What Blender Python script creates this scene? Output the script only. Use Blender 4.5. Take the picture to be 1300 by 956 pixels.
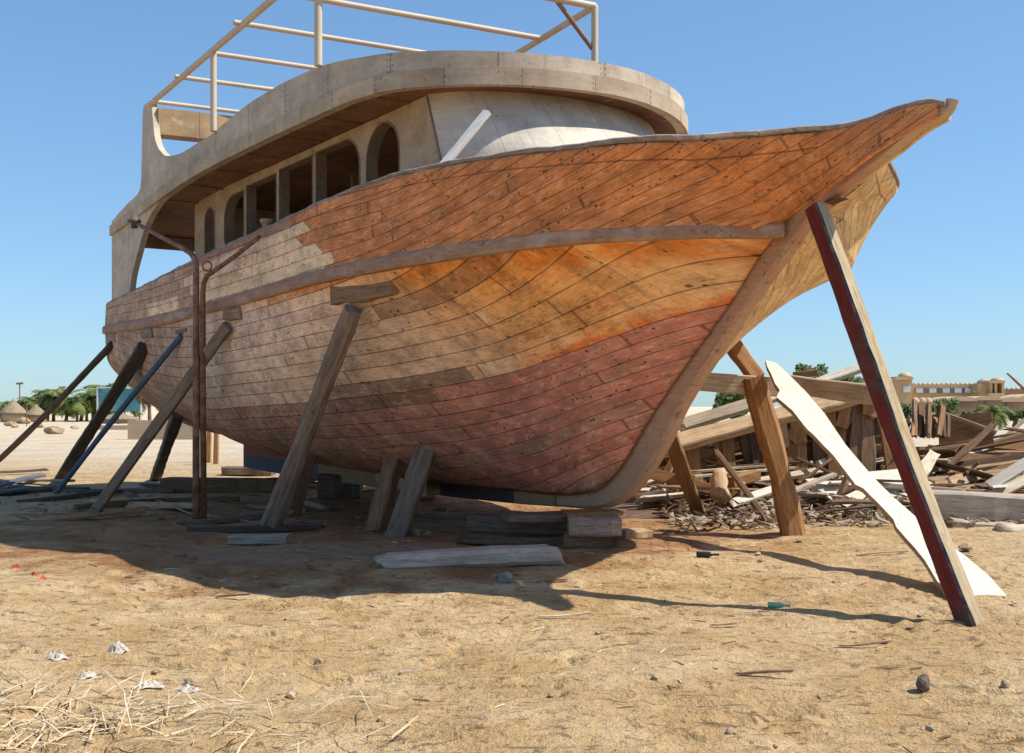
import bpy, bmesh, math, random
import numpy as np
from mathutils import Vector, Matrix
from mathutils.bvhtree import BVHTree
from mathutils.geometry import tessellate_polygon

for o in list(bpy.data.objects): bpy.data.objects.remove(o)
SC = bpy.context.scene
COL = SC.collection
R = math.radians

# ------------------------------------------------------------------ camera, sky, sun
F = 1450.0; CH = 1.6; YH = 516.0          # focal length in photo pixels, eye height, horizon row
cam = bpy.data.cameras.new("camera"); camo = bpy.data.objects.new("camera", cam); COL.objects.link(camo)
camo.location = (0, 0, CH); camo.rotation_euler = (R(90), 0, 0)
cam.sensor_width = 36.0; cam.lens = 36.0*F/1300.0
cam.shift_y = (YH-478.0)/1300.0; cam.clip_end = 9000; cam.clip_start = 0.1
SC.camera = camo
SUN = Vector((.60, -.07, .797)).normalized()
w = bpy.data.worlds.new("World"); SC.world = w; w.use_nodes = True
nt = w.node_tree; nt.nodes.clear()
sky = nt.nodes.new("ShaderNodeTexSky"); sky.sky_type = 'NISHITA'; sky.sun_disc = False
sky.sun_elevation = math.asin(SUN.z); sky.sun_rotation = math.atan2(SUN.x, SUN.y)
sky.air_density = 1.0; sky.dust_density = 0.28; sky.ozone_density = 3.0; sky.altitude = 0
bg = nt.nodes.new("ShaderNodeBackground"); bg.inputs[1].default_value = 0.118
ow = nt.nodes.new("ShaderNodeOutputWorld")
gm = nt.nodes.new("ShaderNodeGamma"); gm.inputs[1].default_value = .69
tm = nt.nodes.new("ShaderNodeVectorMath"); tm.operation = 'MULTIPLY'; tm.inputs[1].default_value = (.74*1.24, 1.02*1.24, 1.28*1.24)
nt.links.new(sky.outputs[0], gm.inputs[0]); nt.links.new(gm.outputs[0], tm.inputs[0]); nt.links.new(tm.outputs[0], bg.inputs[0]); nt.links.new(bg.outputs[0], ow.inputs[0])
sl = bpy.data.lights.new("sun", 'SUN'); sl.energy = 4.5; sl.angle = R(0.5); sl.color = (1, .955, .87)
so = bpy.data.objects.new("sun", sl); COL.objects.link(so)
so.rotation_euler = SUN.to_track_quat('Z', 'Y').to_euler()
SC.view_settings.view_transform = 'Standard'; SC.view_settings.look = 'None'
SC.view_settings.exposure = 0.50; SC.view_settings.gamma = 1.0
SC.render.engine = 'CYCLES'
SC.cycles.max_bounces = 8; SC.cycles.diffuse_bounces = 5
SC.render.resolution_x = 1024; SC.render.resolution_y = 753

# ------------------------------------------------------------------ node expression helpers
class Mat:
    def __init__(s, name):
        s.m = bpy.data.materials.new(name); s.m.use_nodes = True
        s.t = s.m.node_tree; s.b = s.t.nodes["Principled BSDF"]; s.b.inputs['Roughness'].default_value = .8
        s.b.inputs['Specular IOR Level'].default_value = .25
    def n(s, k, **a):
        nd = s.t.nodes.new(k)
        for x, v in a.items(): setattr(nd, x, v)
        return nd
    def put(s, sock, v):
        if isinstance(v, E_): s.t.links.new(v.o, sock)
        else:
            try: sock.default_value = v
            except Exception: sock.default_value = (v, v, v)
    def math(s, op, a, b=0.0, c=None):
        nd = s.n('ShaderNodeMath', operation=op); s.put(nd.inputs[0], a); s.put(nd.inputs[1], b)
        if c is not None: s.put(nd.inputs[2], c)
        return E_(s, nd.outputs[0])
    def xyz(s, v):
        nd = s.n('ShaderNodeSeparateXYZ'); s.put(nd.inputs[0], v); return [E_(s, o) for o in nd.outputs]
    def vec(s, x, y, z=0.0):
        nd = s.n('ShaderNodeCombineXYZ')
        for i, q in enumerate((x, y, z)): s.put(nd.inputs[i], q)
        return E_(s, nd.outputs[0])
    def attr(s, name):
        nd = s.n('ShaderNodeAttribute', attribute_name=name); return E_(s, nd.outputs['Vector'])
    def obj(s): return E_(s, s.n('ShaderNodeTexCoord').outputs['Object'])
    def rnd(s): return E_(s, s.n('ShaderNodeObjectInfo').outputs['Random'])
    def noise(s, v, scale=1.0, det=4.0, rough=.55, dist=0.0):
        nd = s.n('ShaderNodeTexNoise'); s.put(nd.inputs['Vector'], v)
        for k, q in (('Scale', scale), ('Detail', det), ('Roughness', rough), ('Distortion', dist)): nd.inputs[k].default_value = q
        return E_(s, nd.outputs[0])
    def vor(s, v, scale=1.0, out=0, feature='F1', rand=1.0):
        nd = s.n('ShaderNodeTexVoronoi', feature=feature); s.put(nd.inputs['Vector'], v); nd.inputs['Scale'].default_value = scale
        nd.inputs['Randomness'].default_value = rand
        return E_(s, nd.outputs[out])
    def white(s, v):
        nd = s.n('ShaderNodeTexWhiteNoise', noise_dimensions='3D'); s.put(nd.inputs['Vector'], v); return E_(s, nd.outputs[0])
    def mul(s, v, k):
        nd = s.n('ShaderNodeVectorMath', operation='MULTIPLY'); s.put(nd.inputs[0], v); nd.inputs[1].default_value = k; return E_(s, nd.outputs[0])
    def addv(s, v, k):
        nd = s.n('ShaderNodeVectorMath', operation='ADD'); s.put(nd.inputs[0], v); s.put(nd.inputs[1], k); return E_(s, nd.outputs[0])
    def sm(s, x, a, b):
        nd = s.n('ShaderNodeMapRange', interpolation_type='SMOOTHSTEP')
        s.put(nd.inputs[0], x); s.put(nd.inputs[1], a); s.put(nd.inputs[2], b); nd.inputs[3].default_value = 0; nd.inputs[4].default_value = 1
        return E_(s, nd.outputs[0])
    def mix(s, f, a, b, mode='MIX'):
        nd = s.n('ShaderNodeMix', data_type='RGBA', blend_type=mode)
        s.put(nd.inputs[0], f)
        for i, q in ((6, a), (7, b)):
            if isinstance(q, E_): s.put(nd.inputs[i], q)
            else: nd.inputs[i].default_value = (*q, 1)
        return E_(s, nd.outputs[2])
    def gain(s, c, f):       # colour * scalar
        nd = s.n('ShaderNodeVectorMath', operation='SCALE'); s.put(nd.inputs[0], c); s.put(nd.inputs[3], f); return E_(s, nd.outputs[0])
    def out(s, col, bump=None, dist=.01, strength=1.0, rough=None):
        s.put(s.b.inputs['Base Color'], col if isinstance(col, E_) else (*col, 1))
        if bump is not None:
            nd = s.n('ShaderNodeBump'); nd.inputs['Distance'].default_value = dist; nd.inputs['Strength'].default_value = strength
            s.put(nd.inputs['Height'], bump); s.t.links.new(nd.outputs[0], s.b.inputs['Normal'])
        if rough is not None: s.put(s.b.inputs['Roughness'], rough)
        return s.m
class E_:
    def __init__(s, m, o): s.m = m; s.o = o
    def _(s, op, b): return s.m.math(op, s, b)
    def __add__(s, b): return s._('ADD', b)
    __radd__ = __add__
    def __sub__(s, b): return s._('SUBTRACT', b)
    def __rsub__(s, b): return s.m.math('SUBTRACT', b, s)
    def __mul__(s, b): return s._('MULTIPLY', b)
    __rmul__ = __mul__
    def __truediv__(s, b): return s._('DIVIDE', b)
    def lt(s, b): return s._('LESS_THAN', b)
    def gt(s, b): return s._('GREATER_THAN', b)
    def floor(s): return s.m.math('FLOOR', s)
    def fract(s): return s.m.math('FRACT', s)
    def abs(s): return s.m.math('ABSOLUTE', s)
    def max(s, b): return s._('MAXIMUM', b)
    def min(s, b): return s._('MINIMUM', b)
    def pw(s, b): return s._('POWER', b)
    def clamp(s): return s.m.math('MINIMUM', s.m.math('MAXIMUM', s, 0.0), 1.0)

# ------------------------------------------------------------------ materials
def wood(name, c, c2, stain=(.08, .05, .03), stainamt=.35, grain=1.0, var=.35, paint=None, rough=.85, axis=0):
    """c/c2 light and dark timber, grain along local X, per-object brightness"""
    M = Mat(name); p = M.obj(); r = M.rnd()
    off = M.vec(r*37.0, r*91.0, r*53.0); q = M.addv(p, off)
    st = [10, 10, 10]; st[axis] = .8
    g = M.noise(M.mul(q, tuple(st)), 3.2*grain, 6, .65, .6)
    st2 = [26, 26, 26]; st2[axis] = 1.0
    fib = M.noise(M.mul(q, tuple(st2)), 3.0*grain, 3, .6)
    big = M.noise(q, 2.3, 4, .6)
    col = M.mix(M.sm(g, .36, .66), c, c2)
    col = M.mix(M.sm(big, .5, .72)*stainamt, col, stain)
    crack = M.sm(fib, .62, .70)
    col = M.mix(crack*.6, col, tuple(x*.35 for x in c2))
    if paint:
        pn = M.noise(M.mul(q, (1.2, 3, 3)), 3.5, 6, .65)
        col = M.mix(M.sm(pn, paint[1]-.03, paint[1]+.03), col, paint[0])
    col = M.gain(col, (r-.5)*var*2.0+1.0)
    h = g*.6+fib*.6-crack*.7+big*.3
    return M.out(col, h, .012, .8, rough)

PL = .152
def make_hull_mat():
    M = Mat("hull_planking")
    u, z, v = M.xyz(M.attr('hc')); q, ds, dr = M.xyz(M.attr('hq'))
    port = v.lt(0.0)
    su, zq, _x = M.xyz(M.attr('hs'))
    wob = M.noise(M.vec(su*.5, q*2.0, port), 1.0, 2)
    qs = (q+(wob-.5)*.02)/PL
    k = qs.floor(); fq = qs.fract()
    rk = M.white(M.vec(k, port, 3.0))
    s = su/3.2+rk*9.0; sk = s.floor(); fs = s.fract()
    rp = M.white(M.vec(k, sk, port)); rp2 = M.white(M.vec(sk, k, 7.0))
    edge = M.noise(M.vec(su*3.0, q*8.0, 1.0), 1.6, 4, .65)
    fine = M.noise(M.vec(su*4.0, q*45.0, port), 1.6, 5, .65, .3)
    blot = M.noise(M.vec(su*1.0, q*1.6, port*5.0), 1.6, 6, .62)
    blot2 = M.noise(M.vec(su*2.3+9.0, q*3.8, port*5.0), 1.5, 6, .68)
    drip = M.noise(M.vec(su*5.5, z*.75, 2.0), 1.7, 5, .6)
    above = dr.gt(0.0)
    # --- above the rub rail
    orange = M.mix(M.sm(fine, .3, .75), (.52, .205, .070), (.34, .105, .036))
    orange = M.mix(M.sm(blot, .45, .75)*.45, orange, (.27, .095, .045))
    orange = M.mix(M.sm(blot2, .52, .70)*.35, orange, (.60, .30, .12))
    cream = M.mix(M.sm(fine, .3, .7), (.68, .49, .32), (.56, .37, .22))
    cream = M.mix(M.sm(blot2, .5, .75)*.4, cream, (.40, .19, .10))
    old = M.mix(M.sm(drip, .30, .78), (.42, .26, .165), (.27, .155, .10))
    old = M.mix(M.sm(blot2, .5, .72)*.5, old, (.46, .29, .18))
    tb = (u-2.05-rk*.8+ M.sm(ds, .0, .7)*.75).gt(0.0)
    topc = M.mix(tb, orange, cream)
    # narrow strake right under the cap stays reddish grey
    reddish = M.mix(M.sm(blot2, .4, .7), (.33, .15, .085), (.24, .13, .09))
    topc = M.mix((ds.lt(.10))*tb, topc, reddish)
    oldm = (u-6.0-rk*.8).gt(0.0)
    topc = M.mix(oldm, topc, old)
    patch = (u.gt(7.0))*(u.lt(8.55+rk*.4))*(dr.lt(.30))*(dr.gt(.10))
    topc = M.mix(patch, topc, cream)
    # --- between rail and antifouling
    t = M.sm(u+(blot-.5)*2.2+(q-1.0)*-.5, 1.6, -.4)
    pale = M.mix(M.sm(fine, .35, .7), (.66, .46, .32), (.50, .315, .21))
    pale = M.mix(M.sm(blot2, .50, .70)*.55, pale, (.36, .175, .11))
    yel = M.mix(M.sm(fine, .35, .7), (.70, .33, .075), (.54, .20, .035))
    yel = M.mix(M.sm(blot2+(fine-.5)*.3, .50, .66), yel, (.47, .115, .020))
    yel = M.mix(M.sm(blot, .52, .72)*.75, yel, (.60, .38, .20))
    midc = M.mix(t, pale, yel)
    nearstem = M.sm(u, -1.0, -2.0)
    midc = M.mix(nearstem*.6, midc, (.55, .35, .17))
    lowpale = M.sm(qs+(blot-.5)*6.0, 7.0, 3.0)
    midc = M.mix(lowpale*.30, midc, M.mix(M.sm(fine, .3, .7), (.62, .44, .28), (.50, .31, .18)))
    # rust-orange run right below the rail
    hot = M.sm(dr, -.34, -.06)*M.sm(u, 4.2, 3.0)
    midc = M.mix(hot*M.sm(blot2, .30, .55)*.9, midc, (.56, .17, .022))
    hot2 = M.sm(qs+(edge-.5)*2.4, .75, .0)*M.sm(u, .4, -.5)
    midc = M.mix(hot2*.85, midc, (.52, .115, .025))
    aft = M.sm(u+(blot-.5)*2.0, 4.6, 8.0)
    midc = M.mix(aft*.85, midc, M.mix(M.sm(drip, .35, .68), (.36, .225, .145), (.21, .125, .085)))
    str_ = M.sm(M.noise(M.vec(su*2.1, z*.25, 4.0), 2.0, 4, .6), .56, .70)
    midc = M.mix(str_*.55, midc, (.20, .12, .085))
    # fresh and grey replacement planks
    midc = M.mix((rp.gt(.86))*(t.lt(.6))*.5, midc, (.62, .45, .30))
    midc = M.mix((rp2.gt(.90))*.5, midc, (.24, .13, .08))
    # --- antifouling
    red = M.mix(M.sm(fine, .3, .7), (.50, .205, .15), (.39, .145, .11))
    red = M.mix(M.sm(blot2+(edge-.5)*.3, .47, .64)*.75, red, (.31, .175, .125))
    red = M.mix(M.sm(edge+(blot-.5)*.4, .58, .66)*.7, red, (.50, .15, .09))
    redaft = M.mix(M.sm(drip, .3, .7), (.38, .215, .155), (.25, .14, .10))
    redaft = M.mix(M.sm(blot2, .50, .66)*.75, redaft, (.44, .14, .085))
    redaft = M.mix(M.sm(edge, .52, .66)*.5, redaft, (.17, .125, .10))
    botc = M.mix(M.sm(u+(blot-.5)*3.0, .5, 3.6), red, redaft)
    botc = M.mix((rp.gt(.72))*.55, botc, (.26, .155, .11))
    botc = M.mix((rp2.gt(.86))*.6, botc, (.36, .11, .07))
    # grey weathered replacement pieces by the big prop
    gp = (u.gt(.75))*(u.lt(3.0))*(qs.gt(-1.0))*(qs.lt(1.0))*((u-1.35).gt(0.0)+(qs.gt(0.0))).clamp()
    isred = (k.lt(0.0))
    body = M.mix(isred, midc, botc)
    body = M.mix(gp*(fine*.3+.62), body, (.17, .10, .068))
    pbody = M.mix(M.sm(fine, .3, .7), (.60, .41, .20), (.46, .28, .12))
    pbody = M.mix(M.sm(blot2, .5, .7)*.4, pbody, (.36, .2, .09))
    ptop = pbody
    body = M.mix(port, body, M.mix(zq.lt(-.35), pbody, botc))
    topc = M.mix(port, topc, ptop)
    col = M.mix(above, body, topc)
    dirt = M.sm(M.noise(M.vec(su*1.4, q*2.6, 6.0), 2.2, 7, .7), .50, .70)
    col = M.mix(dirt*.22, col, (.20, .105, .065))
    spot = M.sm(M.noise(M.vec(su*5.0, q*7.0, 11.0), 1.7, 6, .72), .57, .66)
    col = M.mix(spot*.32, col, (.16, .075, .045))
    run = M.sm(M.noise(M.vec(su*7.0, z*.9, 12.0), 1.6, 5, .7), .60, .70)
    col = M.mix(run*.40*(1.0-above), col, (.22, .10, .06))
    wear = M.sm(M.noise(M.vec(su*3.0, q*16.0, 7.0), 1.6, 5, .7), .54, .66)
    col = M.mix(wear*.28, col, (.66, .48, .32))
    fl_ = M.noise(M.vec(su*2.2, q*4.2, 21.0), 3.2, 8, .78)
    flake = M.sm(fl_, .565, .59)
    col = M.mix(flake*.55*(1.0-above*.5), col, M.mix(M.sm(fine, .3, .7), (.60, .42, .29), (.42, .26, .17)))
    grime = M.sm(M.noise(M.vec(su*2.6, q*3.6, 25.0), 3.0, 8, .78), .57, .60)
    col = M.mix(grime*.34, col, (.17, .085, .055))
    # per-plank tone
    mott = M.noise(M.vec(su*1.7+5.0, q*2.4, port*3.0+2.0), 1.7, 8, .72)
    col = M.gain(col, (rp*.26+1.33)*(M.sm(mott, .34, .66)*.50+.75))
    # seams, butts, fastenings, small holes
    sw = M.noise(M.vec(su*1.7, k*3.3, 5.0), 1.5, 3)
    seam = M.sm((fq-.5).abs(), .5-.016-(sw*.035), .498)*M.sm(sw, .2, .62)
    butt = M.sm((fs-.5).abs(), .4955, .498)*(rk.gt(.1))
    fr = (su/.42); fd = (fr.fract()-.5).abs(); fcell = M.white(M.vec(fr.floor(), k, port))
    dots = M.vor(M.vec(su, q, port), 13.0)
    hole = M.sm(dots, .19, .11)*M.sm(M.white(M.vec(fr.floor(), k, 9.0)), .45, .5)*M.sm(M.noise(M.vec(su*1.3, q*1.3, 3.0), 2.0, 2), .45, .55)
    nail = M.sm(M.vor(M.vec(su/.42*1.0, qs, port), 1.0, rand=.25), .080, .045)*(fcell.gt(.2))
    nail = nail.max(M.sm(M.vor(M.vec(su/.42*2.0+7.0, qs*2.0, port), 1.0, rand=.5), .085, .05)*(fcell.lt(.55))*.8)
    knots = M.sm(M.vor(M.vec(su*2.2, q*6.5, port+4.0), 1.0), .11, .05)
    col = M.mix(knots*.4, col, (.075, .035, .02))
    strk = M.sm((ds-.115).abs(), .009, .003)*(u.gt(-3.3))
    col = M.mix(strk*.6, col, (.06, .03, .02))
    col = M.mix(seam*(.38-port*.16-above*.04), col, (.05, .026, .016))
    col = M.mix(butt*.35, col, (.06, .03, .02))
    col = M.mix(hole*.7, col, (.03, .018, .012))
    col = M.mix(nail*.6, col, (.04, .02, .013))
    scr = M.sm(M.noise(M.vec(su*9.0, q*14.0, 8.0), 1.4, 3, .7), .63, .70)
    col = M.mix(scr*.4, col, (.10, .05, .035))
    h = fine*.35+blot2*.6+rp*.9-seam*2.2-butt*1.5-hole*1.5-nail*1.2-scr*.4
    return M.out(col, h, .020, .9, .75)

def panel_mat(name, base, dark, joint=1.22, warm=(.42, .30, .19)):
    M = Mat(name); a, z, sd = M.xyz(M.attr('pc'))
    n1 = M.noise(M.vec(a*1.0, z*1.6, sd), 1.5, 6, .62); n2 = M.noise(M.vec(a*4.0, z*1.1, sd+4.0), 1.8, 5, .65)
    n3 = M.noise(M.vec(a*14.0, z*30.0, sd), 1.0, 4, .6)
    col = M.mix(M.sm(n1, .35, .7), base, dark)
    col = M.mix(M.sm(n2, .52, .72)*.5, col, warm)
    fg = M.noise(M.vec(a*3.0, z*60.0, sd+2.0), 1.4, 4, .7)
    col = M.mix(M.sm(fg, .45, .75)*.30, col, (.27, .19, .125))
    sc_ = M.sm(M.noise(M.vec(a*7.0, z*11.0, sd+6.0), 2.0, 7, .75), .58, .62)
    col = M.mix(sc_*.35, col, (.25, .17, .115))
    col = M.mix(M.sm(n3, .55, .75)*.22, col, (.22, .16, .11))
    mt = M.noise(M.vec(a*1.3+3.0, z*2.0, sd+8.0), 1.6, 8, .72)
    col = M.gain(col, M.sm(mt, .34, .66)*.26+.88)
    js = (a/joint); jd = (js.fract()-.5).abs()
    joint_ = M.sm(jd, .4935, .4975)
    nl = M.sm(M.vor(M.vec(a*16.0, z*16.0, 1.0), 1.0, rand=0.15), .30, .16)*M.sm(jd, .455, .465)*(1.0-M.sm(jd, .490, .494))
    sp = M.sm(M.vor(M.vec(a, z, sd), 7.5), .10, .05)
    st = M.sm(M.noise(M.vec(a*6.0, z*.8, sd+9.0), 1.6, 6, .7), .55, .70)
    col = M.mix(st*.35, col, (.28, .19, .13))
    bl = M.sm(M.noise(M.vec(a*2.0, z*3.0, sd+3.0), 1.7, 6, .7), .56, .68)
    col = M.mix(bl*.30, col, (.62, .52, .42))
    col = M.gain(col, M.white(M.vec(js.floor(), sd, 2.0))*.24+.88)
    col = M.mix(joint_*(.3 if name.startswith('wheelhouse') else .6), col, (.14, .09, .06))
    col = M.mix((nl*(.0 if name.startswith('wheelhouse') else .55)+sp*.7).clamp(), col, (.10, .05, .03))
    return M.out(col, n1*.6+n3*.3-joint_*1.5, .006, .8, .8)

def hc_wood(name, c, c2, c3):
    M = Mat(name); u, z, v = M.xyz(M.attr('hc'))
    fine = M.noise(M.vec(u*3.0, z*30.0, v*18.0), 1.5, 5, .65, .3); b = M.noise(M.vec(u*1.1, z*2.2, v*2.0), 1.8, 6, .65)
    b2 = M.noise(M.vec(u*6.0, z*6.0, v*6.0), 1.5, 4, .65)
    col = M.mix(M.sm(fine, .3, .7), c, c2); col = M.mix(M.sm(b, .47, .66), col, c3)
    col = M.mix(M.sm(b2, .6, .7)*.5, col, (.09, .05, .032))
    return M, col, fine*.6+b*.6-M.sm(b2, .6, .7)*.5, u, z

def simple(name, c, c2, scale=4.0, bump=.01, rough=.85, streak=(1, 1, 1)):
    M = Mat(name); p = M.obj(); r = M.rnd(); q = M.mul(M.addv(p, M.vec(r*31.0, r*17.0, 1.0)), streak)
    n1 = M.noise(q, scale, 6, .62); n2 = M.noise(q, scale*5, 4, .6)
    col = M.mix(M.sm(n1*.7+n2*.3, .38, .62), c, c2)
    return M.out(col, (n1+n2*.5) if bump else None, bump, .8, rough)

def sand_mat():
    M = Mat("sand"); p = M.obj(); x, y, z = M.xyz(p)
    n0 = M.noise(p, .35, 5, .6); n1 = M.noise(p, 1.7, 6, .62); n2 = M.noise(p, 9.0, 6, .68); n3 = M.noise(p, 55.0, 4, .65)
    rid = M.noise(M.mul(p, (1.0, 3.0, 1.0)), 3.0, 5, .6, .5)
    base = M.mix(M.sm(n1, .35, .68), (.50, .32, .145), (.63, .445, .24))
    base = M.mix(M.sm(n0, .42, .60)*.5, base, (.66, .48, .27))
    og = M.noise(M.addv(p, (11.0, 4.0, 0.0)), .8, 6, .65)
    base = M.mix(M.sm(og, .46, .60)*.5, base, (.44, .26, .10))
    cr = M.noise(M.mul(p, (1.1, 4.5, 1.0)), 2.6, 7, .72, .8)
    crk_shade = M.sm(cr, .60, .66)
    base = M.mix(crk_shade*.5, base, (.27, .145, .06))  # dark streaks: shadow of long thin sand cracks painted into the colour
    base = M.mix(M.sm(rid, .55, .72)*.45, base, (.40, .225, .095))
    clod = M.sm(n2, .58, .72)
    base = M.mix(clod*.45, base, (.36, .215, .10))
    base = M.mix(M.sm(M.noise(p, 24.0, 5, .7), .60, .72)*.5, base, (.30, .17, .08))
    grit = M.sm(M.vor(p, 60.0), .16, .08)*M.sm(n2, .4, .6)
    base = M.mix(grit*.5, base, (.22, .13, .07))
    wg = M.sm(M.vor(M.addv(p, (3.3, 1.1, 0.0)), 21.0), .10, .05)
    base = M.mix(wg*.55, base, (.70, .60, .47))
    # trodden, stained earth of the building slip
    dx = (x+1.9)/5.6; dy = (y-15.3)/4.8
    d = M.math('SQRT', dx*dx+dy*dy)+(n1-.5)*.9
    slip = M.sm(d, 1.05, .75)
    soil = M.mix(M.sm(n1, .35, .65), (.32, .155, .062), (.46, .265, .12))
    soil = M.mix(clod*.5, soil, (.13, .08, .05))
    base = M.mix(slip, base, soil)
    dx2 = (x+1.6)/2.4; dy2 = (y-12.6)/.75
    d2 = M.math('SQRT', dx2*dx2+dy2*dy2)+(n1-.5)*1.2
    base = M.mix(M.sm(d2, 1.1, .6)*.6, base, (.38, .28, .185))
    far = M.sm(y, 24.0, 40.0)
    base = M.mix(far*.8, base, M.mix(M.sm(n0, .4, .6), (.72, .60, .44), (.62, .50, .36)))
    h = n1*1.2+n2*.9+n3*.25+rid*1.1-crk_shade*.35+clod*.35-grit*.25
    return M.out(base, h, .085, 1.0, .95)

M_ = {}
M_['hull'] = make_hull_mat()
M_['panel'] = panel_mat("weathered_plywood", (.55, .455, .35), (.44, .355, .27))
M_['trim'] = panel_mat("plywood_trim", (.50, .395, .28), (.40, .29, .195), .83)
M_['wall'] = panel_mat("wheelhouse_board", (.60, .53, .43), (.50, .43, .34), .62, (.44, .35, .25))
M_['side'] = panel_mat("cabin_side_board", (.47, .355, .235), (.37, .26, .165), 1.9)
M_['lining'] = simple("window_lining", (.26, .19, .135), (.19, .135, .095), 5, .003)
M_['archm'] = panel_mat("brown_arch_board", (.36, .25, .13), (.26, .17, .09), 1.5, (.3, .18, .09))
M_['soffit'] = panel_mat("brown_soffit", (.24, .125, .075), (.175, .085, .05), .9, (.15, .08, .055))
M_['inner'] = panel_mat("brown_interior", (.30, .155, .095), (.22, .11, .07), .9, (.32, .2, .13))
Mx, c, h, u, z = hc_wood("stem_timber", (.60, .37, .24), (.46, .265, .16), (.52, .27, .17))
lo = Mx.sm(z, 1.5, .7)
c = Mx.mix(lo*.7, c, (.36, .25, .155)); c = Mx.mix(Mx.sm(u, -3.5, -4.0)*.7, c, (.58, .43, .28)); M_['stem'] = Mx.out(c, h, .015, .9)
Mx, c, h, u, z = hc_wood("keel_timber", (.34, .235, .13), (.25, .165, .09), (.27, .17, .10))
blue = (u.gt(2.0))*(u.lt(3.9)); c = Mx.mix(blue*.85, c, (.022, .027, .042))
sk = u.gt(8.1); c = Mx.mix(sk*.85, c, (.30, .08, .06)); c = Mx.mix(sk*(z.lt(.62)), c, (.085, .10, .135))
M_['keel'] = Mx.out(c, h, .012, .9)
Mx, c, h, u, z = hc_wood("rail_timber", (.43, .255, .165), (.30, .17, .11), (.46, .32, .23)); M_['rail'] = Mx.out(c, h, .012, .9)
Mx, c, h, u, z = hc_wood("cap_timber", (.33, .25, .20), (.22, .155, .12), (.44, .36, .30)); M_['cap'] = Mx.out(c, h, .012, .9)
M_['grey'] = wood("weathered_grey_timber", (.34, .255, .19), (.21, .15, .11))
M_['padw'] = wood("pad_timber", (.36, .23, .14), (.20, .12, .07), var=.2)
M_['drift'] = wood("driftwood", (.42, .35, .28), (.28, .22, .17), stain=(.22, .17, .12))
M_['wplank'] = wood("white_ragged_board", (.76, .70, .60), (.64, .57, .46), stain=(.60, .52, .40), stainamt=.3, var=.02, axis=1)
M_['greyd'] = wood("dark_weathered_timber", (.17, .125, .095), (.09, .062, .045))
M_['brown'] = wood("brown_timber", (.30, .155, .065), (.19, .09, .035), var=.5)
M_['honey'] = wood("honey_timber", (.36, .19, .075), (.23, .105, .04), var=.2)
M_['pale'] = wood("bleached_board", (.56, .47, .35), (.42, .32, .22), stain=(.25, .17, .1), var=.35)
M_['tan'] = wood("tan_board", (.46, .32, .19), (.32, .20, .11), var=.4)
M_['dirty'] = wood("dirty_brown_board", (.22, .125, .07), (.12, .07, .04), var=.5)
M_['whitew'] = wood("white_worn_board", (.66, .60, .50), (.56, .49, .38), stain=(.42, .33, .22), stainamt=.5, var=.06)
M_['whitep'] = wood("whitewashed_timber", (.70, .68, .62), (.60, .57, .50), stain=(.3, .24, .18), stainamt=.3, var=.1)
M_['redp'] = wood("red_painted_timber", (.19, .030, .022), (.12, .022, .018), stain=(.10, .07, .06), stainamt=1.0, var=0)
M_['yelf'] = wood("worn_yellow_timber", (.52, .41, .26), (.38, .28, .16), stain=(.30, .14, .05), stainamt=.4, var=0)
M_['bgrey'] = wood("bluish_board", (.17, .20, .24), (.11, .13, .16), stain=(.15, .12, .1), stainamt=.8)
M_['bluee'] = simple("dark_blue_paint", (.035, .042, .06), (.13, .11, .10), 7)
M_['bluepole'] = wood("blue_painted_pole", (.10, .165, .24), (.06, .105, .165), stain=(.17, .13, .10), stainamt=1.0, var=0)
M_['rust'] = simple("rusty_pipe", (.155, .058, .026), (.30, .155, .09), 8, .010)
M_['rustp'] = simple("rusty_painted_pipe", (.33, .20, .135), (.17, .07, .035), 6, .008)
M_['cream'] = simple("cream_painted_pipe", (.60, .50, .37), (.54, .44, .32), 1.2, 0, .6)
M_['rustbar'] = simple("brown_painted_bar", (.22, .14, .10), (.30, .19, .13), 6, .003)
M_['stone'] = simple("tan_stone", (.42, .31, .20), (.30, .21, .13), 5, .03)
M_['gstone'] = simple("grey_stone", (.30, .29, .28), (.20, .18, .17), 7, .03)
M_['dstone'] = simple("dark_stone", (.18, .13, .10), (.11, .08, .06), 8, .03)
M_['straw'] = simple("dry_reed", (.68, .56, .38), (.50, .36, .20), 3, .002)
M_['chip'] = simple("dark_chip", (.20, .11, .05), (.12, .065, .03), 9, .003)
M_['white'] = simple("white_plastic", (.72, .71, .69), (.60, .58, .55), 12, .004, .5)
M_['rag'] = simple("dusty_white_plastic", (.58, .53, .46), (.36, .29, .22), 22, .006, .6)
M_['orange'] = simple("orange_plastic", (.60, .09, .03), (.45, .06, .02), 9, .002, .5)
M_['glassg'] = simple("green_bottle", (.22, .46, .30), (.30, .52, .36), 6, .002, .25)
M_['darkg'] = simple("dark_bottle", (.02, .03, .022), (.03, .04, .03), 6, .002, .2)
M_['leaf'] = simple("palm_leaf", (.10, .15, .035), (.17, .19, .06), 2, .01)
M_['dryleaf'] = simple("dead_palm_leaf", (.24, .15, .075), (.15, .09, .045), 2, .01)
M_['tree'] = simple("tree_leaf", (.075, .115, .035), (.12, .15, .05), .5, .01)
M_['trunk'] = simple("palm_trunk", (.19, .125, .075), (.12, .08, .05), 4, .03)
M_['thatch'] = simple("thatch", (.33, .26, .17), (.22, .165, .10), 5, .05, streak=(1, 1, .3))
M_['plaster'] = simple("sand_plaster", (.47, .36, .24), (.40, .30, .20), .6, .02)
M_['ochre'] = simple("ochre_plaster", (.52, .37, .19), (.45, .31, .16), .3, .02)
M_['brick'] = simple("brown_plaster", (.30, .19, .12), (.24, .15, .095), .4, .02)
M_['dome'] = simple("pale_dome", (.58, .42, .27), (.48, .33, .21), .5, .02)
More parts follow.
